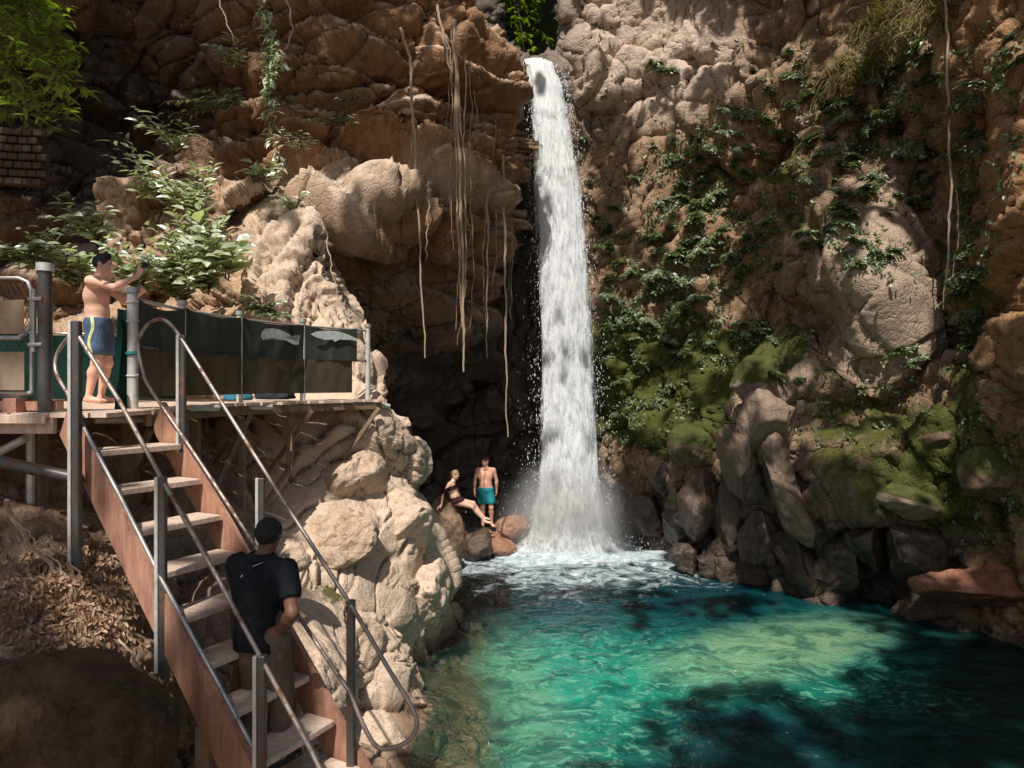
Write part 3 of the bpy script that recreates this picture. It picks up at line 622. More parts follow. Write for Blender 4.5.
for k, (u,v,Y,a,b,c,rx,ry,rz,lb) in enumerate(((352,478,10.15,.62,.6,.50,10,-25,0,'broad worn boulder directly under the right end of the deck, in the sun'),
 (402,520,10.35,.52,.6,.55,0,20,10,'rounded pale boulder at the top right of the bank beside the dark hollow'),
 (330,548,9.15,.60,.55,.42,0,-20,0,'broad pale boulder just right of the head of the man in the black shirt'),
 (385,590,9.75,.42,.5,.50,0,10,0,'rounded tan boulder in the middle of the pale bank'),
 (425,600,10.35,.36,.55,.62,0,8,0,'upright smooth pale boulder standing over the pool edge'),
 (345,655,8.35,.52,.5,.48,0,25,0,'pale boulder behind the lower end of the right handrail'),
 (398,690,8.85,.50,.6,.42,0,30,0,'long smooth boulder sloping down to the pool below the upright one'),
 (372,745,7.65,.42,.45,.30,0,20,0,'low tan boulder at the bottom of the bank inside the handrail loop'))):
    B('boulder', P(u,v,Y+.10), (a*1.12,b,c*1.05), M['bank'], (rx+14*math.sin(k*2),ry,rz), 120+k, 6, .80, (.0,0,.15,.55+.3*math.sin(k*1.9)), .06, lb, lumps=.27, waterline=.15, group='worn pale boulders of the left bank')
# slabs at the foot of the right wall: (u,v,Y, rx,ry,rz radius, tilt, moss, wet, pale, label)
slabs = [(765,385,13.5,.62,.6,.62,8,.75,.1,.6,'mossy rounded boulder on top of the slab pile right of the waterfall'),
 (762,425,13.2,.75,.6,.85,-12,.15,.15,.6,'pale boulder in the middle of the slab pile under the mossy round one'),
 (745,470,13.3,.42,.5,1.05,-16,.15,.5,.3,'tall tan slab leaning left of the pale boulder'),
 (790,500,12.9,.36,.5,1.1,-24,.05,.55,.4,'long tan slab slanting down to the pool in the middle of the pile'),
 (697,445,15.0,.62,.6,.52,6,.9,.1,.1,'green mossy boulder at the left end of the slab pile'),
 (700,500,14.6,.55,.5,.95,10,.2,.8,.1,'dark wet rock under the green mossy boulder'),
 (728,520,14.2,.35,.5,.9,-8,.0,.6,.2,'narrow brown slab standing between two wet rocks'),
 (760,545,13.6,.42,.5,.75,-10,0,1,0,'black wet slab standing in the pool below the tan slabs'),
 (800,555,13.1,.46,.5,.8,-20,0,1,0,'broad black slab leaning into the pool'),
 (840,560,12.7,.44,.5,.62,-14,0,.95,0,'dark slab at the pool edge left of the low mossy ledge'),
 (835,500,12.6,.55,.5,.6,24,.25,.9,0,'dark block under the low mossy ledge'),
 (870,540,12.4,.5,.5,.65,-12,0,1,0,'black block below the sunlit mossy ledge'),
 (910,500,11.9,.58,.5,.30,18,.9,.1,.7,'sunlit mossy ledge rock overhanging the dark blocks'),
 (915,560,11.9,.6,.5,.75,0,.1,1,0,'big black rock at the waterline under the mossy ledge'),
 (850,470,13.2,.45,.5,.35,24,.6,.2,.4,'moss dotted rock sloping down to the ledge'),
 (668,480,16.2,.5,.5,.6,0,.3,.9,0,'dark wet rock just right of the falling water'),
 (648,515,16.6,.6,.5,.5,10,0,1,0,'low black rock at the right foot of the waterfall'),
 (690,560,14.9,.5,.5,.4,0,0,1,0,'reddish wet rock behind the tongue of foam'),
 (725,570,14.3,.4,.4,.4,10,0,1,0,'low wet rock at the end of the tongue of foam'),
 (955,440,11.8,.5,.5,.55,0,.6,.5,.1,'shaded mossy rock at the foot of the orange wall'),
 (1000,480,11.0,.55,.5,.6,0,.7,.4,.0,'mossy rock at the right edge above the red bank'),
 (960,365,12.3,.33,.4,.30,0,.3,.2,.3,'small round stone wedged in the dark cleft'),
 (958,395,12.2,.28,.4,.26,0,.4,.2,.1,'lower of the two stones wedged in the dark cleft'),
 (775,455,13.0,.34,.45,.7,-30,.1,.4,.5,'small tan slab lying over the long slanting one'),
 (812,528,12.8,.30,.45,.85,-30,0,.9,.1,'thin dark slab leaning right of the long slanting one'),
 (740,440,13.6,.40,.5,.55,20,.5,.3,.2,'moss edged block left of the pale boulder'),
 (680,525,15.4,.45,.5,.55,-20,0,.95,.1,'wet brown block at the left end of the pile by the foam'),
 (865,505,12.8,.42,.5,.5,-30,.2,.8,.1,'dark wedge between the mossy ledge and the slabs'),
 (800,450,13.3,.45,.5,.45,30,.6,.3,.3,'mossy shoulder rock right of the pale boulder'),
 (985,590,11.0,1.0,.6,.38,0,.1,.3,.0,'low red earth boulder at the right end of the pool')]
for k, (u,v,Y,a,b,c,tl,mo,we,pa,lb) in enumerate(slabs):
    B('boulder', P(u,v,Y)+np.array([0,.12,0]), (a,b,c), M['boulder_wet'] if k != len(slabs)-1 else M['boulder_red'], (8*math.sin(k*1.3),tl,12*math.sin(k*2.1)), 30+k, 5, .97, (mo*.8,max(we,.25),.35*math.sin(k*1.7)**2,pa), .055, lb, lumps=.10, waterline=1.25, group='rocks piled at the foot of the right wall')
# ------------------------------------------------------------------ deck
ZD = 3.78
front = spline([(-3.02,5.92),(-3.22,6.3),(-3.30,7.2),(-3.08,8.2),(-2.62,9.2),(-1.84,10.12)], 34)
back = spline([(-6.9,6.6),(-6.9,7.3),(-6.6,8.3),(-6.0,9.2),(-4.9,9.95),(-3.6,10.6)], 34)
def build_deck():
    d = empty('wooden_deck', (-4.2,7.5,ZD), 'plank viewing deck on posts built against the left rock wall', 'deck')
    m = MB(); rs = random.Random(4)
    def plank(a, b, c, e, z):
        g = .022; n = lambda p, q, t: p+(q-p)*t
        a2, b2 = n(a, b, .06), n(a, b, .90); c2, e2 = n(c, e, .06), n(c, e, .90)
        A = [np.array([*p, 0]) for p in (a2, b2, e2, c2)]
        m.prism8([p+[0,0,z-.035] for p in A]+[p+[0,0,z] for p in A])
    for i in range(33):
        f0, f1, b0, b1 = front[i], front[i+1], back[i], back[i+1]
        e = rs.uniform(-.03,.06); dr = (f0-b0)/np.linalg.norm(f0-b0)
        plank(f0+dr*e, f1+dr*e, b0, b1, ZD+rs.uniform(-.004,.006))
    # the part left of the stairs, boards run away from the camera
    x = -8.0
    while x < -3.10:
        w_ = .155; a = np.array([x, 5.30+.03*rs.random()]); m.prism8([np.array([px,py,pz]) for pz in (ZD-.035, ZD) for px,py in ((x,a[1]),(x+w_-.018,a[1]),(x+w_-.018,6.55 if x > -6.9 else 8.5),(x,6.55 if x > -6.9 else 8.5))]); x += w_
    m.build('decking', M['plank'], d)
    # edge beams
    fb = MB(); fr = [np.array([p[0]-.05, p[1], ZD-.09]) for p in front]
    for i in range(0, 33, 3): fb.beam(fr[i], fr[min(i+3,33)], .045, .10)
    fb.build('edge_beam', M['beam'], d)
    fb = MB(); fb.beam((-8,5.36,ZD-.10), (-3.5,5.36,ZD-.10), .05, .12); fb.beam((-8,5.28,ZD-.045),(-3.52,5.28,ZD-.045),.03,.07); fb.build('edge_beam', M['plank'], d)
    for t in (.25,.5,.75):
        jb = MB(); pts = [np.array([*(front[i]*(1-t)+back[i]*t), ZD-.11]) for i in range(0,34,3)]
        for a, b in zip(pts, pts[1:]): jb.beam(a, b, .06, .14)
        jb.build('joist', M['beam'], d)
    # short bright pipe stubs carrying the edge
    for (u0,u1,v,Y) in ((189,218,408,7.3),(243,271,407,8.3),(303,330,406,9.25),(362,389,406,10.0)):
        t = MB(); t.tube([P(u0,v,Y-.1), P(u1,v,Y+.25)], .035, 12); t.build('support_pipe', M['steel_pale'], d, True)
    def post(u, v0, v1, Y, w_, mat, name='deck_post'):
        t = MB(); a, b = P(u,v0,Y), P(u,v1,Y); b[0] = a[0]
        t.beam(a, b, w_, w_, up=(0,1,0)); t.build(name, mat, d)
    post(37,428,560,5.9,.12,M['beam']); post(31,428,575,5.8,.045,M['steel_pale'])
    post(182,412,560,7.25,.10,M['beam']); post(242,412,520,8.25,.07,M['beam']); post(195,412,530,7.9,.10,M['beam']); post(130,412,560,7.2,.11,M['beam']); post(290,410,470,9.0,.07,M['beam'])
    for (u0,v0,Y0,u1,v1,Y1) in ((252,411,8.3,203,515,8.0),(312,411,9.1,262,482,9.2),(379,408,9.95,344,458,9.95),(232,440,8.2,205,478,8.8),(118,592,5.9,92,618,5.6),(150,430,6.6,110,520,6.9),(300,452,9.3,255,520,8.5)):
        t = MB(); t.beam(P(u0,v0,Y0), P(u1,v1,Y1), .055, .055); t.build('brace', M['beam'], d)
    t = MB(); t.tube([P(-30,466,5.0), P(0,462,5.0), P(80,479,5.1)], .045, 10); t.build('brace', M['steel_dark'], d, True)
    t = MB(); t.tube([P(-12,458,5.6), P(26,438,5.5)], .032, 10); t.build('brace', M['steel_pale'], d, True)
    t = MB(); t.tube([P(95,420,6.0), P(146,419,6.3)], .035, 10); t.build('support_pipe', M['steel_pale'], d, True)
    return d
build_deck()
# ------------------------------------------------------------------ staircase
RUN = np.array([.207,-.11,0]); SIDE = np.array([.47,.883,0]); RD = RUN/np.linalg.norm(RUN)
def L(k): return np.array([-3.14,5.2,CAMZ-.22])+RUN*(k-1)+np.array([0,0,-.27*k])
W_ST = .68
def build_stairs():
    s = empty('staircase', (-1.6,4.6,.6), 'open wooden staircase with reddish side boards climbing from the rocks to the deck', 'staircase')
    drop = np.array([*RUN[:2], -.27]); dn = drop/np.linalg.norm(drop); nrm = np.cross(dn, SIDE); nrm /= np.linalg.norm(nrm)
    if nrm[2] < 0: nrm = -nrm
    for side, off in ((0,-.04),(1,W_ST+.04)):
        m = MB(); a = L(-.05)+SIDE*off-nrm*.03; b = L(10.8)+SIDE*off-nrm*.03
        w2 = .15; up = np.array([0,0,1.])
        # plumb-cut top
        t = SIDE*.022
        A = [a+nrm*w2*.9+dn*.02, a-nrm*w2*.7+dn*.12, b-nrm*w2, b+nrm*w2]
        m.prism8([p-t for p in A]+[p+t for p in A]); m.build('stringer', M['stringer'], s)
    rs = random.Random(2)
    for k in range(1, 11):
        m = MB(); c = L(k)+SIDE*W_ST/2; dpt = .27
        m.box(c+RD*.0+[0,0,-.022], (dpt, W_ST-.02, .045), axes=(RD, SIDE, (0,0,1)), bev=.006)
        m.build('tread', M['tread'], s)
        c2 = L(k)+SIDE*.03-[0,0,.06]; cl = MB(); cl.box(c2-RD*.02, (.2,.03,.035), axes=(RD, SIDE, (0,0,1)), bev=.003); cl.build('cleat', M['beam'], s); cl = MB(); c3 = L(k)+SIDE*(W_ST-.03)-[0,0,.06]; cl.box(c3-RD*.02, (.2,.03,.035), axes=(RD, SIDE, (0,0,1)), bev=.003)
        cl.build('cleat', M['beam'], s)
    # plank riser under the top tread and carrying posts
    for (k,sd) in ((4,.75),(6.5,.75),(6.5,-.02)):
        m = MB(); a = L(k)+SIDE*sd-[0,0,.25]; b = a.copy(); b[2] = a[2]-1.9; m.beam(a, b, .09, .09, up=(0,1,0)); m.build('carrying_post', M['beam'], s)
build_stairs()
# ------------------------------------------------------------------ stair handrails
def rail_post(root, top, bot, w_=.062, two=True):
    m = MB(); a = np.array(top, float); b = a.copy(); b[2] = bot
    m.beam(a, b, w_, w_, up=(0,1,0), bev=.006); o = m.build('post', M['steel_dark'], root)
    if two:
        s2 = MB(); s2.beam(a+[-w_*.5-.012,-.012,0], b+[-w_*.5-.012,-.012,0], .024, w_*.8, up=(0,1,0), bev=.003); s2.build('steel_strip', M['steel_pale'], o)  # pale strip added for the sunlit left side of the post
    return o
def handrails():
    h = empty('stair_handrail', P(265,766,4.3), 'left handrail of the stairs on three square posts, nearer the camera', 'handrail')
    m = MB(); pa, pb, pc = P(77,328,5.0), P(163,481,4.72), P(262,660,4.28)
    m.tube([pa+[.0,0,-.04], P(120,402,4.86), pb+[0,0,.0]], .015, 10); m.tube([pb, P(215,573,4.5), pc], .015, 10); m.tube([pc, P(310,748,4.1), P(330,790,4.0)], .015, 10)
    m.build('top_rail', M['rail_rust'], h, True)
    m = MB(); m.tube([P(84,428,5.0), P(122,500,4.85), P(163,582,4.7), P(212,672,4.5), P(268,775,4.3)], .014, 10); m.build('mid_rail', M['steel'], h, True)
    m = MB(); m.tube(spline([P(86,432,5.02), P(70,398,5.1), P(56,372,5.2), P(58,352,5.25), P(72,334,5.15), P(80,330,5.02)], 18), .014, 10); m.build('end_loop', M['rail_rust'], h, True)
    rail_post(h, pa+[0,0,.05], P(77,590,5.0)[2], .052); rail_post(h, pb+[0,0,.03], P(163,672,4.72)[2], .045); rail_post(h, pc+[0,0,.03], P(262,830,4.28)[2], .05)
    h = empty('stair_handrail', P(352,766,4.7), 'right handrail of the stairs ending in a bent loop by the pale rock', 'handrail')
    m = MB(); top = spline([P(143,372,5.95), P(138,345,6.0), P(146,326,5.95), P(160,319,5.85), P(172,326,5.8), P(186,346,5.75), P(220,400,5.55), P(290,511,5.2), P(352,607,4.85), P(388,668,4.6), P(410,704,4.5), P(417,724,4.46), P(409,740,4.45), P(392,748,4.46), P(376,746,4.48), P(362,722,4.52), P(350,692,4.6)], 60)
    m.tube(top, .015, 10); m.build('top_rail', M['rail_rust'], h, True)
    m = MB(); m.tube(spline([P(143,370,5.95), P(150,388,5.9), P(200,462,5.6), P(255,546,5.25), P(300,618,4.95), P(351,694,4.6)], 20), .014, 10); m.build('mid_rail', M['rail_rust'], h, True)
    rail_post(h, P(183,335,5.78), P(183,452,5.78)[2], .045, True); rail_post(h, P(262,478,5.4), P(262,600,5.4)[2], .04, True); rail_post(h, P(351,600,4.87), P(351,800,4.87)[2], .055, False)
handrails()
# ------------------------------------------------------------------ tarp fences
FP = [np.array(p) for p in ((-3.36,6.2),(-3.39,7.2),(-3.19,8.2),(-2.75,9.2),(-2.06,10.0))]
M['tarp'] = fabric_mat('green_black_tarp', (.055,.062,.052), .8, 3., .6, .15)
M['tarp_low'] = fabric_mat('brown_shade_cloth', (.085,.072,.048), .3, 4., .8, .25)
M['tarp_green'] = fabric_mat('green_tarp', (.008,.045,.035), .6, 5., .5, .3)
M['cloth_beige'] = fabric_mat('beige_cloth', (.44,.34,.25), .5, 5., .9, .3)
M['whale'] = simple_mat('pale_grey_paint', (.55,.58,.55), .8, .25, 20.)
def tarp_panel(a, b, z0, z1, name, mat, parent, sag=.0, wr=.02, seed=0, off=.02, top_drop=0.):
    n, k = 26, 16; V = []; d = np.array([*(b-a), 0]); nrm = np.array([d[1],-d[0],0])/np.linalg.norm(d)
    for j in range(k):
        for i in range(n):
            s, t = i/(n-1), j/(k-1)
            zt = z1-sag*math.sin(math.pi*s); z = z0+(zt-z0)*t
            V.append(np.array([*(a+(b-a)*s), z])+nrm*off)
    V = np.array(V); w_ = wr*fbm(V*np.array([2.2,2.2,1.1])+seed, 3, seed); s = np.tile(np.linspace(0,1,n), k); w_ *= np.sin(np.pi*s)**.5
    V = V+nrm*w_[:,None]
    return mesh_obj(name, V, grid_faces(n, k), mat, parent, True)
def fence():
    f = empty('tarp_fence', (-2.75,9.2,ZD), 'curving railing along the deck edge hung with dark tarps that bear painted white whales', 'fence')
    H = ZD+1.0
    for i, p in enumerate(FP):
        m = MB(); m.tube([(p[0],p[1],ZD-.05),(p[0],p[1],H+.05)], .036 if i else .045, 12); o = m.build('post', M['steel_pale'], f, True)
        c = MB(); c.tube([(p[0],p[1],H+.03),(p[0],p[1],H+.075)], .05 if i else .06, 12); c.build('post_cap', M['steel'], o, True)
    for i, (a, b) in enumerate(zip(FP, FP[1:])):
        m = MB(); m.tube([(*a,H-.02),(*b,H-.02)], .016, 8); m.build('top_rail', M['steel'], f, True)
        m = MB(); m.tube([(*a,ZD+.55),(*b,ZD+.55)], .017, 8); m.build('mid_rail', M['rail_rust'], f, True)
        e = b if i < 3 else a+(b-a)*.80
        tp = tarp_panel(a, e, ZD+.54, H-.0, 'tarp', M['tarp'], f, .045 if i else .07, .10, i*5, .03)
        tarp_panel(a, e if i < 3 else a+(b-a)*.72, ZD+.10, ZD+.545, 'shade_cloth', M['tarp_low'], f, 0, .07, i*7+1, .034)
        if i >= 2:
            # painted whale, a thin shape just proud of the tarp
            if i == 2: out = [(.0,-.30),(.02,.25),(.10,.62),(.30,.75),(.52,.62),(.70,.28),(.86,-.25),(.93,-.42),(.985,.10),(1.0,.35),(.97,-.2),(.95,-.72),(.82,-.78),(.62,-.40),(.40,-.35),(.18,-.30),(.06,-.55)]; s0, s1, zc, hh = .24,.88,ZD+.815,.12
            else: out = [(.0,.1),(.12,.50),(.35,.72),(.6,.72),(.82,.35),(1.0,-.1),(1.05,-.5),(.9,-.35),(.62,-.38),(.52,-.75),(.47,-.42),(.3,-.55),(.12,-.25)]; s0, s1, zc, hh = .06,.76,ZD+.865,.10
            d = b-a; nn = np.array([d[1],-d[0]])/np.linalg.norm(d); V = [np.array([*(a+d*(s0+(s1-s0)*x)+nn*.075), zc+hh*y]) for x, y in out]
            cen = np.mean(V, 0); V.append(cen); n = len(out)
            mesh_obj('painted_whale', V, [(k, (k+1)%n, n) for k in range(n)], M['whale'], tp)
    # green end of the tarp wrapped round the first post
    n, k = 10, 22; V = []
    for j in range(k):
        for i in range(n):
            t = j/(k-1); s = i/(n-1)-.5; w_ = .06+.05*t; an = math.pi*(.9+s*1.1); cx, cy = FP[0][0]-.02, FP[0][1]-.0
            V.append((cx+w_*math.cos(an)+.012*math.sin(i*2+j*.4)-.03+.02*t, cy+w_*math.sin(an)*.8-.03, H-.12-.93*t))
    mesh_obj('tarp_end', V, grid_faces(n,k), M['tarp_green'], f, True)
    for z in (.95,.78,.5,.3):
        m = MB(); m.tube([(FP[0][0]+.047*math.cos(a), FP[0][1]+.047*math.sin(a), ZD+z+.01*math.sin(a)) for a in np.linspace(0,2*math.pi,14)], .008 if z != .5 else .02, 6); m.build('tie', M['steel_pale'] if z != .5 else simple_mat('teal_tape', (.03,.25,.27)), f, True)
    b = empty('tarp_fence', (-5.3,9.1,ZD), 'low green tarp screen along the back of the deck behind the man in shorts', 'fence')
    A, Bq = np.array([-6.4,8.6]), np.array([-4.45,9.3])
    tarp_panel(A, Bq, ZD+.03, ZD+.86, 'tarp', M['tarp_green'], b, .03, .08, 31, .03)
    for s in (0,.5,1):
        p = A+(Bq-A)*s; m = MB(); m.tube([(*p,ZD),(*p,ZD+.9)], .03, 10); m.build('post', M['steel'], b, True)
    m = MB(); m.tube([(*A,ZD+.86),(*Bq,ZD+.86)], .015, 8); m.build('top_rail', M['steel'], b, True)
fence()
def gate():
    g = empty('mesh_gate', (-3.62,5.42,ZD), 'steel tube gate panel with wire mesh and beige cloth at the left edge', 'gate')
    Y = 5.45; x0, x1 = -5.4, -3.74; z = lambda v: CAMZ-(v-384)/F*Y
    r = .10; zt, zb = z(278), z(393)
    pts = [(x0,Y,zt),(x1-r,Y,zt),(x1-r*.3,Y,zt-r*.3),(x1,Y,zt-r),(x1,Y,zb),(x0,Y,zb)]
    m = MB(); m.tube(pts[:5], .015, 10); m.tube([pts[4],pts[5]], .018, 10); m.build('frame', M['steel'], g, True)
    zm = z(338); m = MB(); m.tube(spline([(x0,Y-.02,zm),(x1-.2,Y-.02,zm),(x1-.08,Y-.02,zm+.01),(x1,Y-.01,zm+.09)], 12), .02, 10); m.build('mid_rail', M['steel'], g, True)
    m = MB(); s = .045; 
    for k in range(-8, 46):
        for sg in (1,-1):
            a = np.array([x0+k*s*1., Y+.01, zb]); L_ = zt-zb; 
            p0 = a if sg > 0 else a+[L_*.55,0,0]; p1 = a+[L_*.55,0,L_] if sg > 0 else a+[0,0,L_]
            ts = np.linspace(0,1,2); q0, q1 = p0, p1
            # clip to the panel
            def clip(p, q):
                t0, t1 = 0., 1.; dx = q[0]-p[0]
                if abs(dx) > 1e-9:
                    a1, a2 = (x0-p[0])/dx, (x1-p[0])/dx
                    if a1 > a2: a1, a2 = a2, a1
                    t0, t1 = max(t0,a1), min(t1,a2)
                return (p+(q-p)*t0, p+(q-p)*t1) if t1-t0 > .02 else None
            c = clip(q0, q1)
            if c: m.tube([c[0], c[1]], .003, 4, False)
    m.build('wire_mesh', M['steel_dark'], g)
    a, b = np.array([x0,Y-.04]), np.array([x1-.03,Y-.04])
    tarp_panel(a, b, z(390), z(352), 'cloth', M['cloth_beige'], g, 0, .03, 3, .0); tarp_panel(a, b, z(334), z(300), 'cloth', M['cloth_beige'], g, .02, .04, 8, .0)
    m = MB(); m.tube([(-3.615,5.42,z(425)),(-3.615,5.42,z(270))], .05, 14); o = m.build('gate_post', M['steel_dark'], g, True)
    m = MB(); m.tube([(-3.615,5.42,z(272)),(-3.615,5.42,z(264))], .062, 14); m.build('post_cap', M['steel_pale'], o, True)
    m = MB(); m.tube([(-3.69,5.40,z(352)),(-3.69,5.40,z(290))], .02, 8); m.tube([(-3.72,5.39,z(300)),(-3.6,5.37,z(300))], .016, 8); m.tube([(-3.72,5.39,z(345)),(-3.6,5.37,z(345))], .016, 8); m.build('hinge', M['steel'], g, True)
    m = MB(); m.box((-4.4,5.5,ZD+.05), (1.7,.09,.07)); m.box((-3.85,5.42,ZD+.04), (.10,.12,.14)); m.build('foot_board', M['stringer'], g)
gate()
# things lying on the deck behind the fence
def soft_heap(name, c, r, mat, label, cat, seed):
    V, Fc = ICO[4]; V = V*(1+.28*fbm(V*2.1+seed, 4, seed))[:,None]; V[:,2] = np.where(V[:,2] < -.3, -.3+(V[:,2]+.3)*.15, V[:,2])
    o = mesh_obj(name, V*np.array(r), Fc, mat, None, True); o.location = tuple(float(x) for x in c); tag(o, label, cat)
soft_heap('towel', (-3.42,8.75,ZD+.05), (.18,.12,.09), simple_mat('blue_towel', (.03,.16,.24), .9), 'small blue towel heaped on the deck behind the tarp fence', 'towel', 3)
soft_heap('bag', (-3.12,9.2,ZD+.06), (.26,.16,.11), simple_mat('dark_bag', (.015,.02,.03), .7), 'dark bag lying on the deck behind the tarp fence', 'bag', 5)
soft_heap('bag', (-4.9,6.9,ZD+.06), (.17,.15,.10), simple_mat('black_bag', (.02,.02,.022), .7), 'small black bag on the deck beside the gate post', 'bag', 8)
# ------------------------------------------------------------------ brick stack in the shade on the far left
def brick_wall():
    w_ = empty('brick_wall', P(20,185,12.3), 'low curved stack of brown bricks in deep shade at the upper left', 'wall')
    m = MB(); rs = random.Random(5); Y = 11.2
    for r in range(7):
        for i in range(11):
            u = -36+i*9.4+(r%2)*4.5+rs.uniform(-.5,.5)
            if u > 47-r*.8: continue
            c = P(u, 181-r*8.2-.0006*(u-0)**2+u*.08, Y); m.box(c, (.135,.16,.105), rz=.1+rs.uniform(-.03,.03), bev=.012)
    m.build('bricks', wood_mat('brown_brick', (.05,.028,.016), (.09,.05,.03), (3,3,3), 5.), w_)
brick_wall()
# ------------------------------------------------------------------ waterfall
def fall_mat(name, lo, hi, streak=1.0, col=(.95,.96,.97)):
    t = NT(name); p = t.coord(False); at = t.sep(t.attr('Tint').outputs['Color'])
    wn = t.n('ShaderNodeTexNoise'); t.set(wn, Vector=p, Scale=2.2, Detail=3)
    w_ = t.n('ShaderNodeVectorMath', operation='ADD'); t.t.links.new(p, w_.inputs[0]); t.t.links.new(t.scale(wn.outputs['Color'], (.25,.25,.5)), w_.inputs[1])
    s = t.scale(w_.outputs[0], (9*streak,9*streak,1.3)); n = t.noise(s, 1.3, 8, .72); n2 = t.noise(t.scale(p, (1,1,.22)), 14., 6, .7)
    f = t.math('ADD', t.math('MULTIPLY', n, .74), t.math('MULTIPLY', n2, .26))
    a = t.math('ADD', f, t.math('SUBTRACT', at[0], .5)); al = t.ramp(a, [(lo,0.),(hi,1.)])
    c = t.mix(t.ramp(f, [(.36,0.),(.56,1.)]), (.70,.75,.80), col)
    d = t.n('ShaderNodeBsdfDiffuse'); t.t.links.new(c, d.inputs['Color']); tl = t.n('ShaderNodeBsdfTranslucent'); t.t.links.new(c, tl.inputs['Color'])
    gl = t.bsdf(Base_Color=c, Roughness=.35, Normal=t.bump(f, .6, .06), Specular_IOR_Level=.5)
    m1 = t.n('ShaderNodeMixShader'); m1.inputs[0].default_value = .25; t.t.links.new(gl, m1.inputs[1]); t.t.links.new(tl.outputs[0], m1.inputs[2])
    tr = t.n('ShaderNodeBsdfTransparent'); m2 = t.n('ShaderNodeMixShader'); t.t.links.new(al, m2.inputs[0]); t.t.links.new(tr.outputs[0], m2.inputs[1]); t.t.links.new(m1.outputs[0], m2.inputs[2])
    return t.done(m2.outputs[0])
def axis_fall(z):
    """centre x, y and half width of the falling column at height z"""
    zs = np.array([0,.5,1.5,3.,5,7.,9,10.5,11.8,12.5,12.75]); Y = np.array([17.25,17.3,17.4,17.55,17.75,17.95,18.15,18.3,18.45,18.6,18.9])
    uc = np.array([567,567,569,569,567,563,558,552,546,540,537]); hw = np.array([62,46,36,32,30.5,29.5,27,23,19,17,15.5])
    y = np.interp(z, zs, Y); return (np.interp(z, zs, uc)-512)/F*y, y, np.interp(z, zs, hw)/F*y
def fall():
    w_ = empty('waterfall', (1.3,17.3,0), 'tall white waterfall dropping from a rock notch into the pool', 'waterfall')
    mats = [fall_mat('white_water_core', .30,.50), fall_mat('white_water_veil', .44,.66, .8), fall_mat('white_water_spray', .52,.80, .5)]
    for li, (k, dep, al, nn) in enumerate(((.84,.28,.66,90),(1.0,.42,.53,100),(1.16,.58,.44,110))):
        nz = 330; zs = np.linspace(-.05, 12.75, nz); an = np.linspace(-math.pi*.98, math.pi*.0+.02, nn)
        Z, A = np.meshgrid(zs, an, indexing='ij'); x, y, h = axis_fall(Z.ravel()); A = A.ravel(); Zr = Z.ravel()
        Q = np.stack([A*2.4+li*7, Zr*.32, np.full(len(A), li*3.)], 1); lump = fbm(Q*1.3, 4, 300+li); st = fbm(Q*np.array([4.5,2.,1]), 3, 310+li)
        r = 1+.16*lump+.07*st; r *= k
        V = np.stack([x+h*r*np.cos(A), y+dep*h*r*np.sin(A)*1.4, Zr], 1)
        edge = np.abs(np.cos(A)); alp = al-.30*smooth(edge, .75, 1.)+.06*lump-(.05 if li else 0)+.12*(li == 1)*(1-smooth(Zr, 0, 4))
        alp += .15*smooth(Zr, 11.2, 12.2)*(1 if li == 0 else -2)
        alp *= 1.0
        C = np.stack([alp]*3+[np.ones(len(A))], 1)
        mesh_obj(['water_core','water_veil','spray_veil'][li], V, grid_faces(nn, nz), mats[li], w_, True, np.clip(C,0,1))
    # the water sliding over the lip, and the thin side trickle
    n, k = 14, 20; V = []
    for j in range(k):
        for i in range(n):
            s = i/(n-1)-.5; t = j/(k-1); x, y, h = axis_fall(12.75-.3*t); V.append((x+2*h*s*.95+.02*math.sin(i*3), 18.95+1.6*(1-t)-.45*t, 12.78+.05*(1-t)-.33*t**3+.02*math.sin(i*2.2+j)))
    C = np.full((n*k,4), .62); mesh_obj('lip_water', V, grid_faces(n,k), mats[0], w_, True, C)
    n, k = 12, 60; V = []; C = []
    for j in range(k):
        t = j/(k-1); u = 562+16*t**.6+1.5*math.sin(t*9); v = 78+78*t; y = 18.5-.3*t; hw = 6.5+2*math.sin(t*5)
        for i in range(n): s = i/(n-1)*2-1; V.append(P(u+hw*s, v, y-.12*(1-s*s))); C.append((.50-.12*abs(s)-.10*t,)*3+(1,))
    mesh_obj('side_trickle', V, grid_faces(n,k), mats[1], w_, True, C)
    # billows of spray thrown up round the foot
    for li, (rr, hh, al) in enumerate(((.95,.95,.60),(1.35,.75,.50),(1.8,.5,.42))):
        na, nz = 120, 40; V = []; C = []
        for j in range(nz):
            t = j/(nz-1)
            for i in range(na):
                a = 2*math.pi*i/(na-1); r = rr*(1-.55*t**1.5); V.append((FALL[0]+r*math.cos(a)*1.1, FALL[1]-.1+r*math.sin(a)*.8, -.05+hh*t)); C.append((al-.30*t**1.5,)*3+(1,))
        V = np.array(V); q = np.stack([V[:,0]*1.5, V[:,1]*1.5, V[:,2]*1.5+li*5], 1); k = fbm(q, 4, 350+li); V[:,2] += .30*k*hh*(V[:,2] > .02); V[:,0] += (V[:,0]-FALL[0])*.25*k; V[:,1] += (V[:,1]-FALL[1])*.25*k
        mesh_obj('splash_veil', V, grid_faces(na, nz), mats[2], w_, True, np.clip(np.array(C),0,1))
    # flung drops: thousands of little elongated shards
    rs = np.random.default_rng(3); N_ = 2600
    z = 12.4*rs.random(N_)**1.25; x, y, h = axis_fall(z); side = np.where(rs.random(N_) < .5, -1, 1); ex = rs.exponential(.15, N_)*(1+.9*smooth(5-z, 0, 5)); inn = rs.random(N_)*.5
    px = x+side*h*(1.-inn)+side*ex*h*1.1; py = y-.45*h*rs.random(N_)-.1; r = .004+.009*rs.random(N_)**2; ln = r*(1.5+4*rs.random(N_))
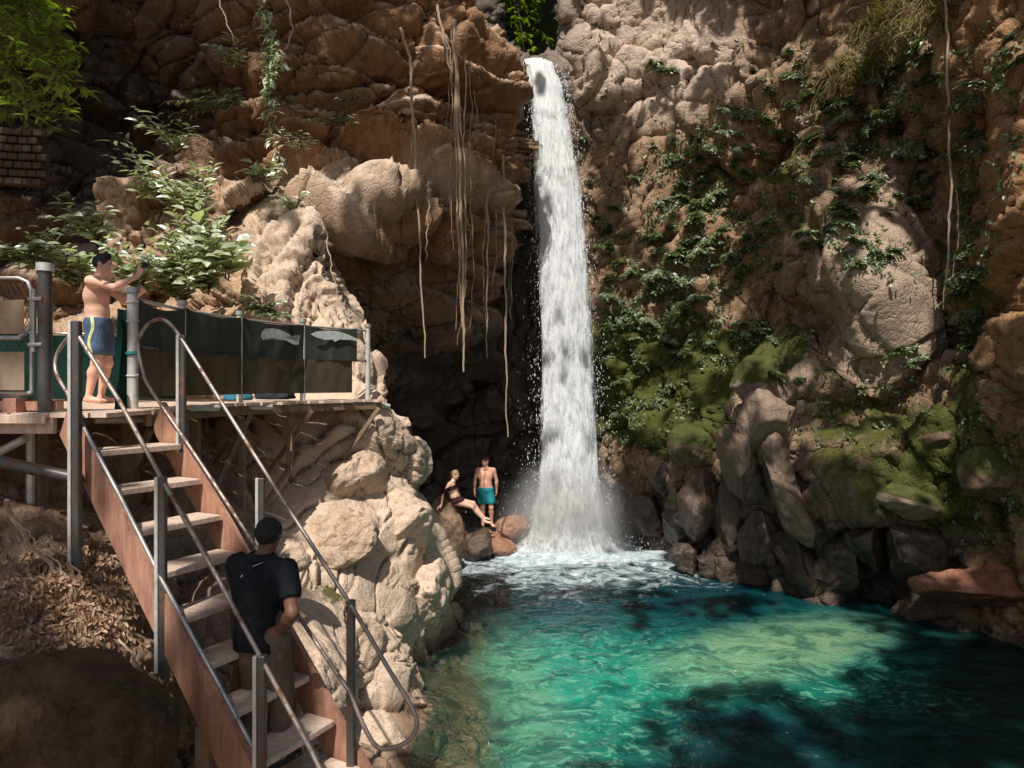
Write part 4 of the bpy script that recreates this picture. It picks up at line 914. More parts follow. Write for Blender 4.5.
    # splash dome at the foot
    M_ = 6000; a = rs.random(M_)*2*math.pi; rr = np.abs(rs.normal(0, .85, M_)); zz = rs.exponential(.42, M_)*np.exp(-rr*.45)
    qx = FALL[0]+rr*np.cos(a)*1.1; qy = FALL[1]-.05+rr*np.sin(a)*.9; qr = .005+.010*rs.random(M_)**2
    Cn = np.concatenate([np.stack([px,py,z],1), np.stack([qx,qy,zz+.03],1)]); R_ = np.concatenate([r,qr]); Ln = np.concatenate([ln, qr*1.4])
    o = np.array([[1,0,0],[0,1,0],[-1,0,0],[0,-1,0],[0,0,1],[0,0,-1]], float); V = Cn[:,None,:]+o[None]*np.stack([R_,R_,Ln],1)[:,None,:]
    fc = np.array([[0,1,4],[1,2,4],[2,3,4],[3,0,4],[1,0,5],[2,1,5],[3,2,5],[0,3,5]]); Fc = (fc[None]+6*np.arange(len(Cn))[:,None,None]).reshape(-1,3)
    mesh_obj('flung_drops', V.reshape(-1,3), Fc, simple_mat('water_drops', (.85,.9,.93), .3, .05, spec=.8), w_, False).__setitem__('kind', 'stuff')
    # mist hanging round the foot: a real thin volume, densest in the middle
    V, Fc = ICO[4]; V = V*np.array([1.9,1.3,1.9]); t = NT('mist'); p = t.coord(True)
    q = t.n('ShaderNodeVectorMath', operation='LENGTH'); t.t.links.new(t.scale(p, (1/1.9,1/1.3,1/1.9)), q.inputs[0])
    d = t.math('SUBTRACT', 1., q.outputs['Value'], True); d = t.math('MULTIPLY', t.math('POWER', d, 1.6), t.ramp(t.noise(p, 1.6, 4), [(.3,.5),(.7,1.5)])); d = t.math('MULTIPLY', d, 5.)
    vs = t.n('ShaderNodeVolumeScatter'); vs.inputs['Color'].default_value = (.93,.96,1,1); t.t.links.new(d, vs.inputs['Density']); vs.inputs['Anisotropy'].default_value = .2
    m = mesh_obj('mist', V, Fc, t.done(None, vs.outputs[0]), None, True); m.location = (float(FALL[0])+.05, 17.1, .55); tag(m, kind='stuff')
fall()
# ------------------------------------------------------------------ people
def skin_mat(name, c):
    t = NT(name); p = t.coord(False); n = t.noise(p, 9., 4); n2 = t.noise(p, 60., 4, .6)
    col = t.mix(t.ramp(n, [(.35,0.),(.65,1.)]), tuple(np.array(c)*.85), tuple(np.array(c)*np.array((1.12,1.02,.98))))
    return t.done(t.bsdf(Base_Color=col, Roughness=.48, Subsurface_Weight=.12, Subsurface_Radius=(.02,.008,.004), Normal=t.bump(n2, .12, .004), Specular_IOR_Level=.4))
def lookat(d, up=(0,0,1)):
    y = np.array(d, float); y /= np.linalg.norm(y); x = np.cross(y, up); x /= np.linalg.norm(x); z = np.cross(x, y); return np.stack([x,y,z], 1)
def human(J, s=1., female=False, build=1., curl=.5, palm={}):
    """continuous body from named joints; returns sdf pieces. x right, y front, z up"""
    j = {k: np.array(v, float) for k, v in J.items()}
    b = build; C = []
    def c(a, e, ra, rb, k=.035): C.append((np.array(a,float), np.array(e,float), ra*s, rb*s, k*s))
    pel, che, nek, hd = j['pelvis'], j['chest'], j['neck'], j['head']
    sL, sR, hL, hR = j['shL'], j['shR'], j['hipL'], j['hipR']
    ax = (sR-sL)/np.linalg.norm(sR-sL); hx = (hR-hL)/np.linalg.norm(hR-hL)
    w = pel+(che-pel)*.42
    c(pel-hx*.075*s, pel+hx*.075*s, .098*b, .098*b, .05); c(w-hx*.055*s, w+hx*.055*s, .090*b*(.9 if female else 1), .090*b*(.9 if female else 1), .06)
    c(pel, w, .105*b, .100*b, .06); c(w, che, .100*b, .112*b, .07)
    c(che-ax*.075*s-[0,0,.02*s], che+ax*.075*s-[0,0,.02*s], .102*b, .102*b, .06)
    c(che+(nek-che)*.35-ax*.10*s, che+(nek-che)*.35+ax*.10*s, .075*b, .075*b, .06)
    c(sL+ax*.03*s, nek-[0,0,.02*s], .052*b, .045*b, .05); c(sR-ax*.03*s, nek-[0,0,.02*s], .052*b, .045*b, .05)
    c(nek-[0,0,.04*s], hd-[0,0,.03*s], .056*(b**.5)*(.85 if female else 1), .052*(.85 if female else 1), .03)
    for S in 'LR':
        sh, el, wr = j['sh'+S], j['el'+S], j['wr'+S]
        k_ = .85 if female else 1.
        c(sh, sh+(el-sh)*.15, .056*b*k_, .052*b*k_, .04); c(sh+(el-sh)*.12, el, .050*b*k_, .037*b*k_, .03)
        m = el+(wr-el)*.28; c(el, m, .037*b*k_, .040*b*k_, .02); c(m, wr, .040*b*k_, .025*k_, .02)
        hp, kn, an, to = j['hip'+S], j['kn'+S], j['an'+S], j['to'+S]
        c(hp, hp+(kn-hp)*.25, .090*b, .086*b, .05); c(hp+(kn-hp)*.2, kn, .086*b, .055*b**.5, .04)
        m = kn+(an-kn)*.30; bk = -j.get('fwd', np.array([0,1,0]))*.012*s
        c(kn, m+bk, .054*b**.5, .057*b**.5, .03); c(m+bk, an, .056*b**.5, .035, .03)
        c(an-[0,0,.01*s], an+(to-an)*.0+[0,0,-.045*s]-(to-an)/np.linalg.norm(to-an)*.03*s, .034, .032, .02)
        f = to-an; f[2] = 0; f /= np.linalg.norm(f); g = np.array([-f[1],f[0],0])
        c(an-[0,0,.035*s], to-f*.03*s+g*.015*s, .036, .026, .02); c(an-[0,0,.035*s], to-f*.035*s-g*.02*s, .034, .022, .02); c(to-f*.04*s+g*.02*s, to+g*.022*s, .018, .016, .012)
        for q in range(4): o_ = g*(.008-.016*q)*s; c(to-f*.035*s+o_, to-f*(.004+.006*q)*s+o_, .013, .010, .006)
        # hand
        d = j.get('hd'+S, wr-el); d = np.array(d, float); d /= np.linalg.norm(d); pn = np.array(palm.get(S, (1 if S == 'L' else -1, 0, 0)), float); pn -= d*(pn@d); pn /= np.linalg.norm(pn)
        sd = np.cross(pn, d); sd = sd if S == 'L' else -sd      # towards the thumb
        kl = wr+d*.085*s
        for q, (o_, ln) in enumerate(((.030,.075),(.010,.085),(-.010,.078),(-.029,.060))):
            k0 = kl+sd*o_*s; c(wr+d*.02*s+sd*o_*.55*s, k0, .0165, .0125, .012)
            a1 = curl*.8; d1 = d*math.cos(a1)+pn*math.sin(a1); k1 = k0+d1*ln*.48*s; d2 = d*math.cos(a1*2.1)+pn*math.sin(a1*2.1); k2 = k1+d2*ln*.52*s
            c(k0, k1, .0105, .0095, .003); c(k1, k2, .0095, .0080, .003)
        t0 = wr+d*.025*s+sd*.018*s; t1 = t0+(sd*.55+d*.55+pn*.45)*.042*s; t2 = t1+(sd*.15+d*.75+pn*.5)*.035*s
        c(t0, t1, .016, .0125, .006); c(t1, t2, .012, .0095, .003)
    return j, C
def body_mesh(j, C, s, hR_, female, h=.0105, nose=True):
    """hR_: head frame (columns right, front, up)"""
    hd = j['head']
    def f(p):
        d = np.full(len(p), 9.)
        for a, e, ra, rb, k in C:
            lo = np.minimum(a, e)-max(ra,rb)-.12; hi = np.maximum(a, e)+max(ra,rb)+.12
            m = ((p > lo) & (p < hi)).all(1)
            if m.any(): d[m] = smin(d[m], cone_sdf(p[m], a, e, ra, rb), k)
        m = np.linalg.norm(p-hd, axis=1) < .3
        q = (p[m]-hd)@hR_/s; e = ell_sdf(q, (0,-.008,.025), (.074,.094,.092)); jaw = ell_sdf(q, (0,.022,-.045), (.054,.066,.065)); e = smin(e, jaw, .04)
        e = smin(e, cone_sdf(q, (0,.088,.012), (0,.112,-.018), .009, .014), .014); e = smin(e, ell_sdf(q, (0,.083,.040), (.055,.014,.010)), .015)
        for sx in (-1,1):
            e = np.maximum(e, -(np.linalg.norm(q-[sx*.031,.101,.020], axis=1)-.014)*.9+0*e) if False else e+.006*np.exp(-(((q-[sx*.031,.088,.020])**2).sum(1))/.00022)
            e = smin(e, ell_sdf(q, (sx*.077,-.004,.0), (.010,.020,.031)), .008)
            e = smin(e, ell_sdf(q, (sx*.031,.074,.019), (.013,.012,.011)), .006)
        e = smin(e, ell_sdf(q, (0,.083,-.047), (.024,.012,.006)), .006); e = smin(e, ell_sdf(q, (0,.083,-.058), (.020,.011,.007)), .006); e = smin(e, ell_sdf(q, (0,.072,-.088), (.020,.018,.016)), .02)
        d[m] = smin(d[m], e*s, .03*s)
        return d
    A = np.array([np.minimum(a,e)-max(ra,rb) for a,e,ra,rb,k in C]+[hd-.16]); Bx = np.array([np.maximum(a,e)+max(ra,rb) for a,e,ra,rb,k in C]+[hd+.17])
    return surface_nets(f, A.min(0)-.02, Bx.max(0)+.02, h), f
def part_net(f, lo, hi, h=.011): return surface_nets(f, lo, hi, h)
def put(name, VF, mat, parent, R, org, smooth_=True):
    V, Fc = VF; W = V@R.T+org
    return mesh_obj(name, W, Fc, mat, parent, smooth_)
def hair_f(hd, hR_, s, style='short'):
    def f(p):
        q = (p-hd)@hR_/s; n = .011*fbm(q*34, 2, 5)+.009*fbm(q*85, 2, 6)
        e = ell_sdf(q, (0,-.014,.034), (.086,.104,.096))+n
        face = ell_sdf(q, (0,.085,-.030), (.070,.075,.085)); e = np.maximum(e, -face)
        e = np.maximum(e, -(q[:,2]+.055+.35*np.minimum(q[:,1]+.02, 0)*0)) if style == 'short' else e
        for sx in (-1,1): e = np.maximum(e, -ell_sdf(q, (sx*.082,.0,-.005), (.02,.026,.034)))
        if style == 'bun': e = smin(e, ell_sdf(q, (0,-.115,.03), (.035,.035,.04))+n, .02); e = smin(e, cone_sdf(q, (0,-.09,-.02), (.0,-.075,-.12), .05, .03)+n, .03)
        if style == 'top': e = smin(e, ell_sdf(q, (0,.03,.105), (.060,.060,.030))+2.5*n, .02)
        return e*s
    return f
def RZ(a): a = math.radians(a); return np.array([[math.cos(a),-math.sin(a),0],[math.sin(a),math.cos(a),0],[0,0,1]])
def cones(L_, p, k=.03):
    d = np.full(len(p), 9.)
    for a, e, ra, rb in L_: d = smin(d, cone_sdf(p, a, e, ra, rb), k)
    return d
def shorts_f(j, C, s, bodyf, top, hem, off=.016, flare=.018):
    def f(p):
        L_ = []
        for S in 'LR':
            hp, kn = j['hip'+S], j['kn'+S]; L_.append((hp, hp+(kn-hp)*.62, (.092+off)*s, (.082+off+flare)*s))
        hx = (j['hipR']-j['hipL'])/np.linalg.norm(j['hipR']-j['hipL'])
        d = cones(L_, p, .02*s); pe = j['pelvis']; d = smin(d, cone_sdf(p, pe-hx*.075*s, pe+hx*.075*s, (.104+off*.6)*s, (.104+off*.6)*s), .05*s); d = smin(d, cone_sdf(p, pe, pe+[0,0,.10], (.115+off*.3)*s, .108*s), .04*s)
        d += .007*fbm(p*np.array([14,14,5]), 2, 3); d = np.maximum(d, p[:,2]-top(p)); return np.maximum(d, hem(p))
    return f
# --- man on the deck ------------------------------------------------
def deck_man():
    base = np.array([(99-512)/F*8.0, 8.0, ZD]); s = .985; R = RZ(-84)
    root = empty('person', base, 'shirtless man in blue swim shorts standing on the deck raising a camera with both hands', 'person')
    J = dict(pelvis=(0,-.01,.93), chest=(0,-.03,1.25), neck=(0,.0,1.46), head=(0,.045,1.605), shL=(-.185,-.01,1.395), shR=(.185,-.01,1.395),
             elL=(-.20,.20,1.20), wrL=(-.06,.42,1.28), elR=(.215,.26,1.32), wrR=(.07,.455,1.475), hipL=(-.09,0,.88), hipR=(.09,0,.88), knL=(-.11,.045,.47), knR=(.10,.02,.47), anL=(-.12,-.03,.085), anR=(.11,-.06,.085), toL=(-.15,.15,.03), toR=(.13,.12,.03))
    J['hdL'] = (.25,.6,.55); J['hdR'] = (-.15,.35,.85)
    J = {k: np.array(v)*(s if not k.startswith('hd') else 1) for k, v in J.items()}
    j, C = human(J, s, build=1.03, curl=.9, palm={'L':(1,.1,.2),'R':(-1,.3,0)})
    hR_ = lookat((0.05,1,-.02)); (VF), bf = body_mesh(j, C, s, hR_, False)
    put('body', VF, skin_mat('skin_light', (.78,.49,.36)), root, R, base)
    hd = j['head']; put('hair', part_net(hair_f(hd, hR_, s, 'top'), hd-.15, hd+.18, .009), simple_mat('dark_hair', (.02,.013,.01), .5, .4, 60., bump=.5), root, R, base)
    top = lambda p: (.985-.06*(p[:,1] > 9))*s+.02*p[:,1]; hem = lambda p: (.555*s-p[:,2])
    sf = shorts_f(j, C, s, bf, top, hem); sh = put('shorts', part_net(sf, (-.32,-.25,.5), (.32,.3,1.05)), fabric_mat('blue_denim_shorts', (.08,.13,.21), .5, 14.), root, R, base)
    # pale stripe down the outer side
    n = 20; V = []
    for i in range(n):
        z = .97-.40*i/(n-1)
        for y in (-.012,.0,.01,.02):
            x = .36; 
            for _ in range(40):
                dd = sf(np.array([[x,y+.02*math.sin(i*.35),z]]))[0]
                if dd < .004: break
                x -= max(dd*.8, .001)
            V.append((x,y+.02*math.sin(i*.35),z))
    put('side_stripe', (np.array(V), grid_faces(4,n)), simple_mat('pale_lime_cloth', (.62,.66,.30), .8), sh, R, base)
    cm = MB(); w_ = (j['wrL']*.0+j['wrR'])+np.array([-.04,.06,.13]); cm.box(w_, (.085,.045,.065), bev=.008); cm.tube([w_+[0,.02,0], w_+[0,.055,0]], .022, 14)
    V = np.concatenate(cm.v)@R.T+base; o = mesh_obj('camera', V, cm.f, simple_mat('black_plastic', (.02,.02,.022), .4)); o.data.name = 'camera'
    cen = V.mean(0); o.data.transform(Matrix.Translation(Vector(-cen))); o.location = tuple(cen); o.name = 'compact_camera'; tag(o, 'small black camera held up at eye level by the man on the deck', 'camera')
deck_man()
# --- standing man by the fall ----------------------------------------
def pool_man():
    base = np.array([(486-512)/F*16.9, 16.9, .56]); s = .98; R = RZ(180+8)
    root = empty('person', base, 'shirtless man in teal swim shorts standing on the red rock beside the waterfall', 'person')
    J = dict(pelvis=(0,0,.93), chest=(.01,-.02,1.25), neck=(.01,.01,1.46), head=(.02,.04,1.61), shL=(-.19,-.01,1.385), shR=(.20,-.01,1.40),
             elL=(-.265,-.02,1.13), wrL=(-.25,.10,.90), elR=(.275,-.03,1.14), wrR=(.285,.05,.88), hipL=(-.09,0,.88), hipR=(.09,0,.88), knL=(-.12,.05,.47), knR=(.09,.04,.47), anL=(-.14,-.02,.085), anR=(.08,-.02,.085), toL=(-.19,.15,.03), toR=(.10,.17,.03))
    J = {k: np.array(v)*s for k, v in J.items()}; j, C = human(J, s, build=1.04, curl=.45, palm={'L':(1,0,0),'R':(-1,0,0)})
    hR_ = lookat((.75,.75,-.15)); VF, bf = body_mesh(j, C, s, hR_, False, .012)
    put('body', VF, skin_mat('skin_tan', (.74,.42,.30)), root, R, base)
    hd = j['head']; put('hair', part_net(hair_f(hd, hR_, s, 'short'), hd-.15, hd+.17, .010), simple_mat('brown_hair', (.06,.032,.02), .6, .4, 60.), root, R, base)
    sf = shorts_f(j, C, s, bf, lambda p: .975*s+0*p[:,0], lambda p: (.565*s-p[:,2])); put('shorts', part_net(sf, (-.32,-.25,.5), (.32,.3,1.05), .012), fabric_mat('teal_shorts', (.02,.26,.30), .4, 14.), root, R, base)
pool_man()
# --- seated woman -----------------------------------------------------
def woman():
    base = np.array([(456-512)/F*16.35, 16.35, 1.18]); s = .95; R = np.eye(3)     # x to the right of the photo, y away
    root = empty('person', base, 'woman in a dark bikini sitting on the steep rock leaning back on one arm', 'person')
    J = dict(pelvis=(0,-.02,.10), chest=(-.10,-.02,.41), neck=(-.07,-.02,.61), head=(-.02,-.03,.745), shL=(-.10,.15,.545), shR=(-.14,-.17,.535),
             elL=(.02,.22,.30), wrL=(.08,.20,.10), elR=(-.30,-.24,.30), wrR=(-.33,-.24,.04), hipL=(.03,.08,.09), hipR=(.03,-.09,.09), knL=(.42,.10,.02), knR=(.43,-.10,-.04), anL=(.66,.08,-.30), anR=(.70,-.10,-.36), toL=(.84,.08,-.37), toR=(.88,-.12,-.42))
    J['hdR'] = (-.4,-.1,-.3); J['hdL'] = (.4,-.1,-.25); J['fwd'] = (.7,0,.7)
    J = {k: np.array(v)*(s if k not in ('hdR','hdL','fwd') else 1) for k, v in J.items()}; j, C = human(J, s, True, .90, curl=.2, palm={'L':(0,0,-1),'R':(0,.0,-1)})
    hR_ = lookat((.85,-.5,-.15)); VF, bf = body_mesh(j, C, s, hR_, True, .011)
    put('body', VF, skin_mat('skin_fair', (.82,.52,.40)), root, R, base)
    hd = j['head']; put('hair', part_net(hair_f(hd, hR_, s, 'bun'), hd-.22, hd+.18, .010), simple_mat('blonde_hair', (.36,.24,.12), .55, .4, 60.), root, R, base)
    ch, pe = j['chest'], j['pelvis']; up = (ch-pe)/np.linalg.norm(ch-pe)
    f1 = lambda p: np.maximum(bf(p)-.007, np.abs((p-(ch+up*.015))@up)-.05); put('bikini_top', part_net(f1, ch-.26, ch+.26, .010), fabric_mat('dark_wine_cloth', (.045,.012,.018), .2), root, R, base)
    f2 = lambda p: np.maximum(np.maximum(bf(p)-.007, np.abs((p-(pe+up*.02))@up)-.075), np.linalg.norm(p-pe, axis=1)-.21); put('bikini_bottom', part_net(f2, pe-.26, pe+.26, .010), fabric_mat('dark_wine_cloth2', (.045,.012,.018), .2), root, R, base)
woman()
# --- man on the stairs, seen from behind -------------------------------
def stair_man():
    Yd = 4.86; foot = L(9)[2]; base = np.array([(262-512)/F*Yd, Yd, foot]); s = 1.0; R = RZ(-18)
    root = empty('person', base, 'dark haired man in black polo shirt on the stairs with hand on hip', 'person')
    J = dict(pelvis=(0,0,.91), chest=(-.01,-.01,1.24), neck=(.0,.01,1.45), head=(.02,.05,1.585), shL=(-.20,-.0,1.385), shR=(.20,-.0,1.375),
             elL=(-.25,.10,1.12), wrL=(-.14,.30,1.05), elR=(.315,-.10,1.12), wrR=(.175,-.045,.965), hipL=(-.095,0,.87), hipR=(.095,0,.87), knL=(-.10,.03,.47), knR=(.11,.07,.49), anL=(-.11,-.04,.085), anR=(.12,.0,.085), toL=(-.15,.14,.03), toR=(.15,.18,.03))
    J['hdR'] = (-.8,-.25,-.25); J = {k: np.array(v)*(s if k != 'hdR' else 1) for k, v in J.items()}; j, C = human(J, s, build=1.13, curl=.35, palm={'L':(1,0,0),'R':(.1,1,-.2)})
    hR_ = lookat((-.25,1,-.10)); VF, bf = body_mesh(j, C, s, hR_, False)
    put('body', VF, skin_mat('skin_brown', (.20,.10,.065)), root, R, base)
    hd = j['head']; put('hair', part_net(hair_f(hd, hR_, s*1.03, 'short'), hd-.15, hd+.16, .010), simple_mat('black_hair', (.012,.010,.009), .75, .5, 70., bump=.9), root, R, base)
    def shirt(p):
        n = .013*fbm((p+.06*np.sin(p[:,[2,0,1]]*9))*np.array([10,10,4.5]), 3, 3, .6, True)+.006*fbm(p*np.array([22,22,9]), 2, 4)
        d = bf(p)-.017+n; pe, ch = j['pelvis'], j['chest']; hx = np.array([1,0,0])
        d = smin(d, cone_sdf(p, pe-hx*.07+[0,0,-.06], pe+hx*.07+[0,0,-.06], .142, .142)+n, .05); d = smin(d, cone_sdf(p, pe+[0,0,.05], ch, .150, .150)+n, .08)
        for S in 'LR':
            sh, el = j['sh'+S], j['el'+S]; d = smin(d, cone_sdf(p, sh, sh+(el-sh)*.62, .078, .080)+n, .03)
            # cut beyond the sleeve
            ad = (el-sh)/np.linalg.norm(el-sh); t = (p-sh)@ad; side = (p[:,0] > .155) if S == 'R' else (p[:,0] < -.155)
            d = np.where(side, np.maximum(d, t-np.linalg.norm(el-sh)*.66), d)
        d = np.maximum(d, (.825-p[:,2])); d = np.maximum(d, p[:,2]-1.475+.25*np.maximum(p[:,1],0)); hand = np.linalg.norm(p-(j['wrR']+[-.03,-.03,-.02]), axis=1)-.062
        return np.maximum(d, -hand)
    sh = put('polo_shirt', part_net(shirt, (-.42,-.30,.80), (.44,.34,1.52), .0105), fabric_mat('black_polo', (.008,.009,.013), .7, 7., .8), root, R, base)
    def collar(p):
        q = p-(j['neck']+np.array([0,-.012,.0])); rad = np.hypot(q[:,0], q[:,1]*1.0); return np.maximum(np.abs(rad-.078-.25*np.maximum(-q[:,2]+.01,0))-.007, np.abs(q[:,2]-.012)-.024)
    put('collar', part_net(collar, j['neck']-.14, j['neck']+.12, .008), fabric_mat('black_collar', (.012,.013,.018), .2), sh, R, base)
    mk = MB()
    def on_back(x, z):
        y = -.32
        for _ in range(60):
            dd = shirt(np.array([[x,y,z]]))[0]
            if dd < .003: break
            y += max(dd*.8, .001)
        return np.array([x, y-.002, z])
    for (x0,z0,x1,z1,w_) in ((-.005,1.405,.055,1.432,.0055),(-.065,1.34,-.055,1.352,.010)):
        a, b = on_back(x0,z0), on_back(x1,z1); mk.tube([a,(a+b)/2+[0,-.002,0],b], w_*.5, 6)
    V = np.concatenate(mk.v); put('white_mark', (V, mk.f), simple_mat('white_print', (.6,.62,.65), .8), sh, R, base)
    def trousers(p):
        n = .012*fbm(p*np.array([12,12,6]), 3, 13); L_ = []
        for S in 'LR': L_ += [(j['hip'+S], j['kn'+S], .112, .085), (j['kn'+S], j['an'+S]+[0,0,.03], .085, .070)]
        d = cones(L_, p, .02)+n; pe = j['pelvis']; d = smin(d, cone_sdf(p, pe-[.07,0,0], pe+[.07,0,0], .125, .125)+n, .04)
        d = np.maximum(d, p[:,2]-.95); return np.maximum(d, .07-p[:,2])
    put('trousers', part_net(trousers, (-.30,-.22,.05), (.32,.28,1.), .011), fabric_mat('grey_brown_trousers', (.16,.115,.085), .7, 10.), root, R, base)
    for S in 'LR':
        an, to = j['an'+S], j['to'+S]; f = lambda p: np.maximum(smin(smin(cone_sdf(p, an-[0,0,.035], to, .050, .042), cone_sdf(p, an+[0,0,.0], an-[0,.04,.035], .05, .048), .03), 9., .01), -(p[:,2]-.002))
        put('shoe', part_net(f, np.minimum(an,to)-.12, np.maximum(an,to)+.12, .009), simple_mat('dark_shoe', (.018,.018,.02), .6), root, R, base)
stair_man()
# ------------------------------------------------------------------ vegetation
bpy.context.view_layer.update()
def cast(u, v):
    dg = bpy.context.evaluated_depsgraph_get()
    d = Vector(((u-512)/F, 1, -(v-384)/F)).normalized(); o = Vector((0,0,CAMZ)); acc = 0
    ok, loc, n, i, ob, m = scene.ray_cast(dg, o, d)
    if not ok: return None
    n = np.array(n); 
    if n@np.array(d) > 0: n = -n
    return np.array(loc), n, ob
def leaves(pos, dirs, nrm, ln, wd, fold=.18, droop=.15, rs=None, tint=None):
    """one bent leaf per row -> verts, faces, colours"""
    pos, dirs, nrm = [np.asarray(a, float) for a in (pos, dirs, nrm)]; n = len(pos)
    dirs = dirs/np.linalg.norm(dirs, axis=1, keepdims=True); sd = np.cross(dirs, nrm); sd /= np.linalg.norm(sd, axis=1, keepdims=True)+1e-9; nn = np.cross(sd, dirs)
    ln = np.asarray(ln)*np.ones(n); wd = np.asarray(wd)*np.ones(n); L_ = ln[:,None]; W = wd[:,None]
    v = [pos, pos+dirs*L_*.32+sd*W*.5+nn*W*fold, pos+dirs*L_*.68+sd*W*.40+nn*W*fold-nn*L_*droop*.4, pos+dirs*L_-nn*L_*droop, pos+dirs*L_*.68-sd*W*.40+nn*W*fold-nn*L_*droop*.4, pos+dirs*L_*.32-sd*W*.5+nn*W*fold, pos+dirs*L_*.35, pos+dirs*L_*.7-nn*L_*droop*.4]
    V = np.stack(v, 1).reshape(-1,3); b = 8*np.arange(n)[:,None]
    f4 = np.array([[6,1,2,7],[5,6,7,4]]); f3 = np.array([[0,1,6],[0,6,5],[7,2,3],[4,7,3]])
    F4 = (b[:,None]+f4[None]).reshape(-1,4); F3 = (b[:,None]+f3[None]).reshape(-1,3)
    t = (RNG.random(n) if tint is None else tint); t2 = RNG.random(n)**6; C = np.stack([t, t2, t, np.ones(n)], 1).repeat(8, 0)
    return V, [tuple(x) for x in F4.tolist()]+[tuple(x) for x in F3.tolist()], C
def sprig(rs, stems, length, nl, ll, lw, up=.6, spread=1., droop=.5):
    """wall plant growing out along +y (outward) and up; returns leaf arrays and stem polylines"""
    ps, ds, ns, ls, st = [], [], [], [], []
    for k in range(stems):
        a = rs.uniform(-1, 1)*spread; d = np.array([math.sin(a)*1., .55+.5*rs.random(), up*rs.uniform(.4,1.4)-.1]); d /= np.linalg.norm(d); L_ = length*rs.uniform(.5,1.1)
        pts = []; p = np.array([rs.uniform(-.05,.05), -.04, rs.uniform(-.05,.05)]); dd = d.copy(); m = 9
        for i in range(m): pts.append(p.copy()); p = p+dd*L_/m; dd = dd+np.array([rs.uniform(-.08,.08), rs.uniform(-.08,.08), -droop/m*1.3]); dd /= np.linalg.norm(dd)
        st.append(pts)
        for i in range(nl):
            t = (i+.6)/nl*(m-1.01); q = int(t); b = pts[q]+(pts[q+1]-pts[q])*(t-q); tv = pts[q+1]-pts[q]; tv /= np.linalg.norm(tv)
            s_ = np.cross(tv, (0,.3,1)); s_ /= np.linalg.norm(s_); sg = 1 if i%2 else -1
            ld = s_*sg*.9+tv*.7+np.array([rs.uniform(-.25,.25), rs.uniform(-.1,.3), rs.uniform(-.35,.15)]); nv = np.array([rs.uniform(-.6,.6), .75+rs.uniform(-.5,.5), .8]); ps.append(b); ds.append(ld); ns.append(nv); ls.append(ll*rs.uniform(.6,1.2))
    return np.array(ps), np.array(ds), np.array(ns), np.array(ls), lw, st
def make_plant(name, label, cat, group, mat, seed, stems, length, nl, ll, lw, **kw):
    rs = random.Random(seed); ps, ds, ns, ls, lw, st = sprig(rs, stems, length, nl, ll, lw, **kw)
    root = empty(name, (0,0,0), label, cat, group); V, Fc, C = leaves(ps, ds, ns, ls, ls*lw)
    mesh_obj('foliage', V, Fc, mat, root, False, C)
    m = MB()
    for p in st: m.tube(p[::2]+[p[-1]], .006*max(1,length*1.2), 4, False, .002)
    m.build('stem', M['twig'], root); return root
def orient(o, loc, n, s, roll=0.):
    n = np.array(n, float); n[2] *= .35; n /= np.linalg.norm(n); R = lookat(n)      # y -> outward
    Rm = Matrix([list(r) for r in R]).to_4x4(); o.matrix_world = Matrix.Translation(Vector([float(x) for x in loc]))@Rm@Matrix.Rotation(roll,4,'Y')@Matrix.Scale(s,4)
G_R = 'small leafy plants rooted over the right cliff'; LB = 'small leafy plant rooted in the face of the right cliff'
protos = [make_plant('cliff_plant', LB, 'plant', G_R, M[['leaf_cool','leaf','leaf_cool','leaf','leaf_cool'][k]], 60+k, 13+k%3*3, .40+.06*k, 11, .105+.010*k, .48, up=.35, spread=1.3, droop=.9) for k in range(5)]
spots = []
def region(u, v, ru, rv, n, s=1.):
    for _ in range(n):
        a = random.random()*2*math.pi; r = math.sqrt(random.random()); spots.append((u+ru*r*math.cos(a), v+rv*r*math.sin(a), s*random.uniform(.55,1.15)))
region(690,180,35,50,20); region(700,250,50,45,22); region(650,320,50,50,30); region(650,265,40,35,12); region(668,70,22,22,6); region(735,200,35,70,15,.9); region(600,215,20,60,6,.7); region(790,90,50,50,16,.9); region(840,150,60,60,24,.9); region(880,110,50,60,18); region(900,180,40,40,14,.9); region(860,255,35,18,12,.8)
region(820,215,50,40,14,.9); region(960,150,25,60,8,.9); region(972,300,16,60,12,.8); region(610,270,18,60,10,.9); region(735,330,60,40,18,.7); region(820,370,50,30,8,.6); region(770,260,40,40,12,.8); region(945,60,50,40,6); region(580,130,8,25,4,.7); region(625,400,25,50,12,.8); region(920,330,30,50,5,.6); region(1000,60,25,50,5,.8); region(640,150,30,40,7,.8); region(745,130,40,50,12,.9)
random.shuffle(spots); spots = spots[:240]
used = set()
for (u,v,s) in spots:
    h = cast(u, v)
    if h is None or not h[2].name.startswith(('cliff_face','boulder')): continue
    k = random.randrange(5); o = protos[k] if k not in used else copy_tree(protos[k]); used.add(k)
    orient(o, h[0], h[1], s*.95, random.uniform(-.5,.5))
ps, ds, ns, ls = [], [], [], []
